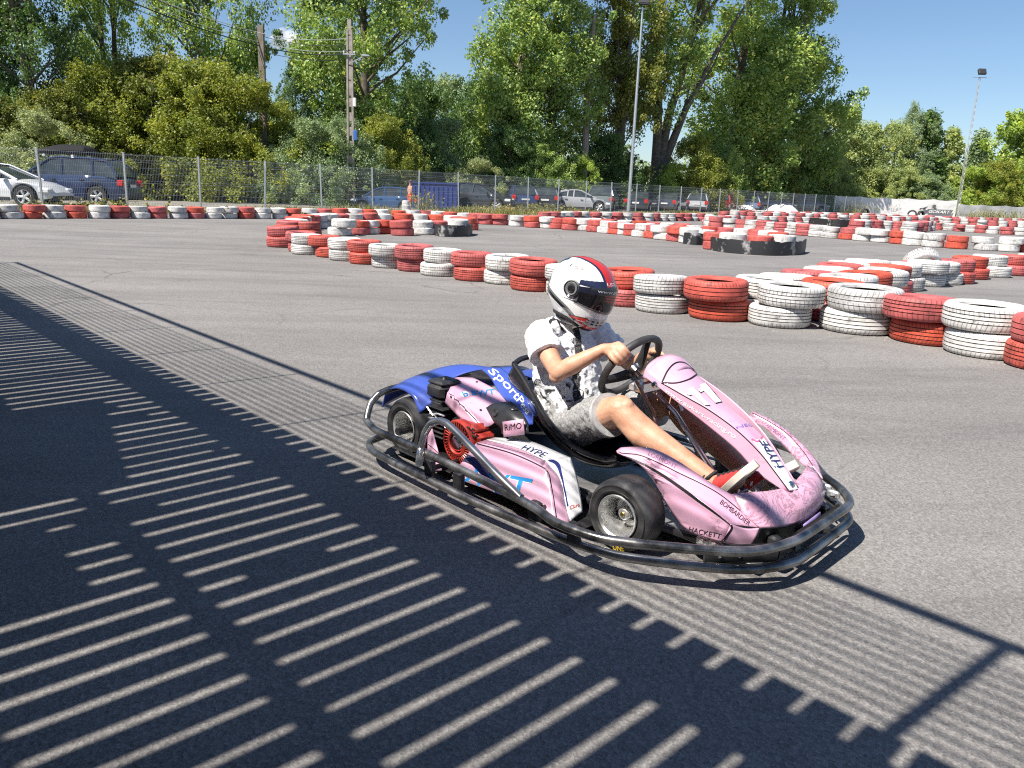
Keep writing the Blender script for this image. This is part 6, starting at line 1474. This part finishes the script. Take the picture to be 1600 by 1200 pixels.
# shoes
def shoe(an, toe_dir, upv, name='shoe'):
    f_ = Vector(toe_dir).normalized(); u_ = Vector(upv); u_ = (u_ - f_ * u_.dot(f_)).normalized(); s_ = u_.cross(f_)
    heel = Vector(an) - f_ * .055 - u_ * .062
    def pt(x, y, z): return heel + f_ * x + s_ * y + u_ * z
    Ls = .245; outl = []
    for t in np.linspace(0, 1, 15):
        x = Ls * t; w = .030 + .016 * math.sin(math.pi * min(1, t * .9)) + .010 * (t > .4) * math.sin(math.pi * (t - .4) / .6) if t < 1 else .0
        w *= min(1, (t * 9) ** .5 + .05) * min(1, ((1 - t) * 7) ** .5 + .02); outl.append((x, w))
    g = G(); v = []; prof = lambda t: .075 - .055 * max(0, t - .30) ** .7 if t > .30 else .085
    for x, w in outl:
        t = x / Ls; hgt = (.078 if t < .28 else .078 - .05 * min(1, (t - .28) / .5)) * min(1, ((1 - t) * 8) ** .5 + .05)
        for k in range(11):
            a = math.pi * k / 10; v.append(pt(x, w * math.cos(a) * .96, .012 + (hgt - .012) * math.sin(a) ** .7))
    f = [(i * 11 + j, i * 11 + j + 1, (i + 1) * 11 + j + 1, (i + 1) * 11 + j) for i in range(14) for j in range(10)] + [tuple(range(10, -1, -1))]
    g.add(v, f); sh = g.build(name, M_SHOE, drv)
    g = G(); v = []
    for x, w in outl:
        for z, e in ((0, .96), (.004, 1.06), (.026, 1.05), (.028, .98)):
            v += [pt(x, w * e + .001, z), pt(x, -w * e - .001, z)]
    for i in range(14):
        a, b = i * 8, i * 8 + 8; g.f += [(a, a + 1, b + 1, b)] 
        for q in range(3): g.f += [(a + 2 * q, b + 2 * q, b + 2 * q + 2, a + 2 * q + 2), (a + 2 * q + 1, a + 2 * q + 3, b + 2 * q + 3, b + 2 * q + 1)]
    g.v = [tuple(p) for p in v]; g.m = [0] * len(g.f); g.build('sole', M_SOLE, sh)
    g = G()
    for i in range(6):
        x = .085 + i * .020; h0 = .072 - .05 * min(1, (x / Ls - .28) / .5); h0 = max(.03, h0)
        for sg in (1, -1): g.tube(cr([pt(x, -.024 * sg, h0 - .010), pt(x + .008, 0, h0 + .006), pt(x + .016, .024 * sg, h0 - .014)], 4), .0035, 5)
    for sg in (1, -1): g.tube(cr([pt(.075, 0, .085), pt(.06, .03 * sg, .10), pt(.05, .05 * sg, .08), pt(.07, .045 * sg, .06)], 5), .0035, 5)
    g.build('laces', M_LACE, sh)
    g = G(); g.tube([pt(x, (.034) * c, .086) + u_ * .0 for x, c in [(0.012, 0), (.03, .9), (.07, .95), (.092, 0), (.07, -.95), (.03, -.9)]], .006, 6, closed=True); g.build('shoe_collar', M_LACE, sh)
    return sh
shoe(anR + Vector((.012, 0, -.005)), (.62, -.03, .78), (-.78, -.1, .62)); shoe(anL + Vector((.012, 0, .0)), (.68, .03, .73), (-.73, .05, .68))
# ---- helmet
hel = empty('helmet', (.648, 0, .838)); hel.parent = drv; hel.rotation_euler = (R_(-3), R_(15), R_(9))
hel['label'] = 'white helmet with red crest stripe'
def hr(az, el):
    ca, sa, ce, se = math.cos(az), math.sin(az), math.cos(el), math.sin(el); d = np.array([ca * ce, sa * ce, se])
    a, b, c = (.150 if ca > 0 else .148), .121, .143; n = 2.25
    r = ((abs(d[0]) / a) ** n + (abs(d[1]) / b) ** n + (abs(d[2]) / c) ** n) ** (-1 / n)
    r *= 1 + .20 * math.exp(-((math.degrees(el) + 44) / 19) ** 2) * max(0, ca) ** 2.2
    r *= 1 + .03 * math.exp(-((math.degrees(el) - 22) / 8) ** 2) * max(0, ca) ** 2
    r *= 1 - .07 * math.exp(-((math.degrees(el) + 40) / 16) ** 2) * max(0, -ca)
    return d * r
HM = [pbr('helmet_' + n, c, None, .16, coat=.7) for n, c in (('white', (.80, .80, .80)), ('red', (.62, .03, .02)), ('navy', (.02, .025, .06)), ('grey', (.16, .165, .17)), ('silver', (.50, .50, .51)), ('black', (.015, .015, .016)))]
def hcol(az, el, p):
    a = abs(math.degrees(az)); e = math.degrees(el)
    w = .050 - .010 * max(0, (a - 90) / 90)
    if e > 24 and abs(p[1]) < w: return 1 if abs(p[1]) < w * .76 else 2
    if a > 90 and e > 34 and abs(p[1]) < .062 and p[0] < -.07: return 2
    if 21 < e < 35 - a * .07 and a < 68: return 2
    if e < -50 and a > 40: return 5
    if 34 < a < 66 and -36 < e + (a - 34) * .28 < -29: return 1 if e + (a - 34) * .28 < -31 else 5
    if a < 34 and e < -41: return 1
    if a < 40 and -41 <= e < -27: return 5 if (int(a / 5) % 2 == 0 and int(e) in (-31, -32, -35, -36)) else 4
    if 34 <= a < 52 and e < -36 - (a - 34) * .4: return 1 if e > -45 else 3
    q = math.hypot((a - 80) * .9, e - 9)
    if q < 17: return 3 if q > 14.5 or q < 12 else 4
    c = -15 - (130 - a) * .36; b = e - c
    if 52 < a < 150 and -7 < b < 6: return 5 if b < 1 else 3
    if 46 < a < 120 and -12 < b < -9.5: return 4
    if a > 140 and e < 24 - (170 - a) * .4: return 3 if e < 8 else 4
    if 60 < a < 104 and 0 < e + 14 < (104 - a) * .10: return 3
    return 0
na, ne = 400, 220; EL0, EL1 = R_(-56), R_(89.5)
v = []; f = []; mi = []
for i in range(ne + 1):
    el = EL0 + (EL1 - EL0) * i / ne
    for j in range(na): v.append(hr(2 * math.pi * j / na - math.pi, el))
def port(az, el): a, e = abs(math.degrees(az)), math.degrees(el); return a < 62 and -16 + .08 * a < e < 21 - .10 * a
for i in range(ne):
    for j in range(na):
        az, el = 2 * math.pi * (j + .5) / na - math.pi, EL0 + (EL1 - EL0) * (i + .5) / ne
        if port(az, el): continue
        j2 = (j + 1) % na; f.append((i * na + j, i * na + j2, (i + 1) * na + j2, (i + 1) * na + j)); mi.append(hcol(az, el, v[i * na + j]))
f.append(tuple(ne * na + j for j in range(na))); mi.append(1)
sho = link('shell', mesh('shell', v, f, HM, mi, True, 40), hel); md = sho.modifiers.new('t', 'SOLIDIFY'); md.thickness = .022; md.offset = -1; md.material_offset_rim = 5; 
PANEL_H = BVHTree.FromPolygons([Vector(p) for p in v], f)
m, t, b_, o_ = nodes('visor'); b_.inputs['Base Color'].default_value = (.012, .014, .02, 1); b_.inputs['Roughness'].default_value = .05; b_.inputs['Coat Weight'].default_value = 1
tr_ = N(t, 'BsdfTransparent'); tr_.inputs[0].default_value = (.62, .58, .60, 1); ms_ = N(t, 'MixShader'); ms_.inputs[0].default_value = .55
t.links.new(b_.outputs[0], ms_.inputs[1]); t.links.new(tr_.outputs[0], ms_.inputs[2]); t.links.new(ms_.outputs[0], o_.inputs['Surface']); M_VIS = m
M_STRIP = pbr('visor_strip', (.014, .016, .03), rough=.2, coat=.6)
v = []; f = []; mi = []; nu, nv = 60, 20
for i in range(nu + 1):
    for j in range(nv + 1):
        a = R_(-70 + 140 * i / nu); ad = abs(math.degrees(a)); lo = -19 + .10 * ad; hi = 26 - .12 * ad; e = R_(lo + (hi - lo) * j / nv); p = hr(a, e); v.append(p * (1 + .0055 / np.linalg.norm(p)))
for i in range(nu):
    for j in range(nv): f.append((i * (nv + 1) + j, (i + 1) * (nv + 1) + j, (i + 1) * (nv + 1) + j + 1, i * (nv + 1) + j + 1)); mi.append(1 if j >= 14 else 0)
vis = link('visor', mesh('visor', v, f, [M_VIS, M_STRIP], mi, True, 60), hel)
VB = BVHTree.FromPolygons([Vector(p) for p in v], f)
def htext(s, bvh, az0, az1, el0, el1, mat, off, flip=False, bold=.01, tilt=0):
    V, F = text_geo(s, bold); g = G(); q = []
    for a, b in V:
        d = hr(R_(az0 + (az1 - az0) * a), R_(el0 + (el1 - el0) * b + tilt * a)); d = Vector(d).normalized(); h = bvh.ray_cast(d * .4, -d); p = h[0] if h[0] else d * .15; q.append(p + d * off)
    g.add(q, F); return g
htext('www.gokart', VB, -34, 34, 14, 19.5, M_TXW, .001, bold=.01).build('lettering', M_TXW, vis, smooth=False)
htext('LS', PANEL_H, -112, -86, 44, 50, M_TXK, .001, tilt=2).build('lettering', M_TXK, sho, smooth=False)
htext('2', PANEL_H, -83, -70, 46, 52, M_TXR, .001).build('lettering', M_TXR, sho, smooth=False)
htext('LS2', PANEL_H, -16, 8, 27, 32, M_TXW, .0015).build('lettering', M_TXW, sho, smooth=False)
for s in (-1, 1):
    c = Vector(hr(s * R_(80), R_(9))); n_ = Vector((.06, s * 1, .06)).normalized()
    g = G(); g.lathe([(0, .014), (.012, .014), (.016, .011), (.018, .006), (.026, .009), (.029, .006), (.034, .009), (.037, .002), (.037, -.01)], (0, 0, 0), 'Z', 32, mis=[0, 0, 0, 1, 1, 0, 1, 0]); o = g.build('visor_pivot', [HM[5], HM[3]], hel); o.location = c - n_ * .004; o.rotation_euler = n_.to_track_quat('Z', 'Y').to_euler()
g = G(); v = []
for k in range(48):
    a = 2 * math.pi * k / 48; p = hr(a, R_(-55)); v.append(Vector(p) * .985)
g.tube(v, .010, 8, closed=True); g.build('neck_roll', pbr('helmet_lining', (.015, .015, .017), rough=.9), hel)
g = G(); g.tube(cr([(.10, -.065, -.115), (.05, -.05, -.145), (.03, -.02, -.16), (.02, .0, -.165)], 4), .005, 6); g.build('chin_strap', M_SOLE, hel)

# ---- man beyond the fence
MAN_S = .83
mp_ = at(640.5, 38.6, .02); man = empty('person', mp_, R_(30), 'shirtless man in red shorts standing behind the wire fence, seen from behind', 'person')
def man_ch(): 
    return [([(0, 0, .92), (-.01, 0, 1.1), (0, 0, 1.28), (0, 0, 1.42)], [.115, .105, .125, .085], (.8, 1.35)), ([(0, 0, 1.42), (.02, 0, 1.56)], [.052, .05]), ([(.02, 0, 1.60), (.03, 0, 1.70)], [.078, .085]), ([(.10, 0, 1.63), (.12, 0, 1.615)], [.02, .016]),
        ([(0, .15, 1.40), (0, .21, 1.36), (-.03, .25, 1.12)], [.05, .052, .04]), ([(-.03, .25, 1.12), (.06, .27, .92)], [.038, .028]), ([(.06, .27, .92), (.09, .27, .82)], [.03, .022]),
        ([(0, -.15, 1.40), (0, -.21, 1.36), (-.02, -.25, 1.12)], [.05, .052, .04]), ([(-.02, -.25, 1.12), (.10, -.26, .93)], [.038, .028]), ([(.10, -.26, .93), (.13, -.26, .84)], [.03, .022]),
        ([(0, .09, .9), (.01, .10, .48), (-.02, .10, .08)], [.09, .06, .04]), ([(0, -.09, .9), (.01, -.10, .48), (-.02, -.10, .08)], [.09, .06, .04]), ([(-.03, .10, .05), (.15, .11, .04)], [.045, .035]), ([(-.03, -.10, .05), (.15, -.11, .04)], [.045, .035])]
solid('body', man_ch(), M_SKIN, man, .014, 4)
solid('shorts', [([(0, 0, 1.0), (0, 0, .86)], [.125, .135], (.85, 1.35)), ([(0, .09, .9), (.01, .10, .58)], [.115, .10], (1, 1)), ([(0, -.09, .9), (.01, -.10, .58)], [.115, .10], (1, 1))], pbr('red_shorts', (.60, .06, .035), (.7, .08, .05), .8, scale=10), man, .014, 3)
g = G(); g.lathe([(.0, .10), (.05, .09), (.088, .05), (.094, 0), (.085, -.05)], (.018, 0, 1.68), 'Z', 16); man.scale = (MAN_S,) * 3; g.build('hair', pbr('brown_hair', (.06, .04, .025), (.1, .07, .04), .8, scale=30), man)
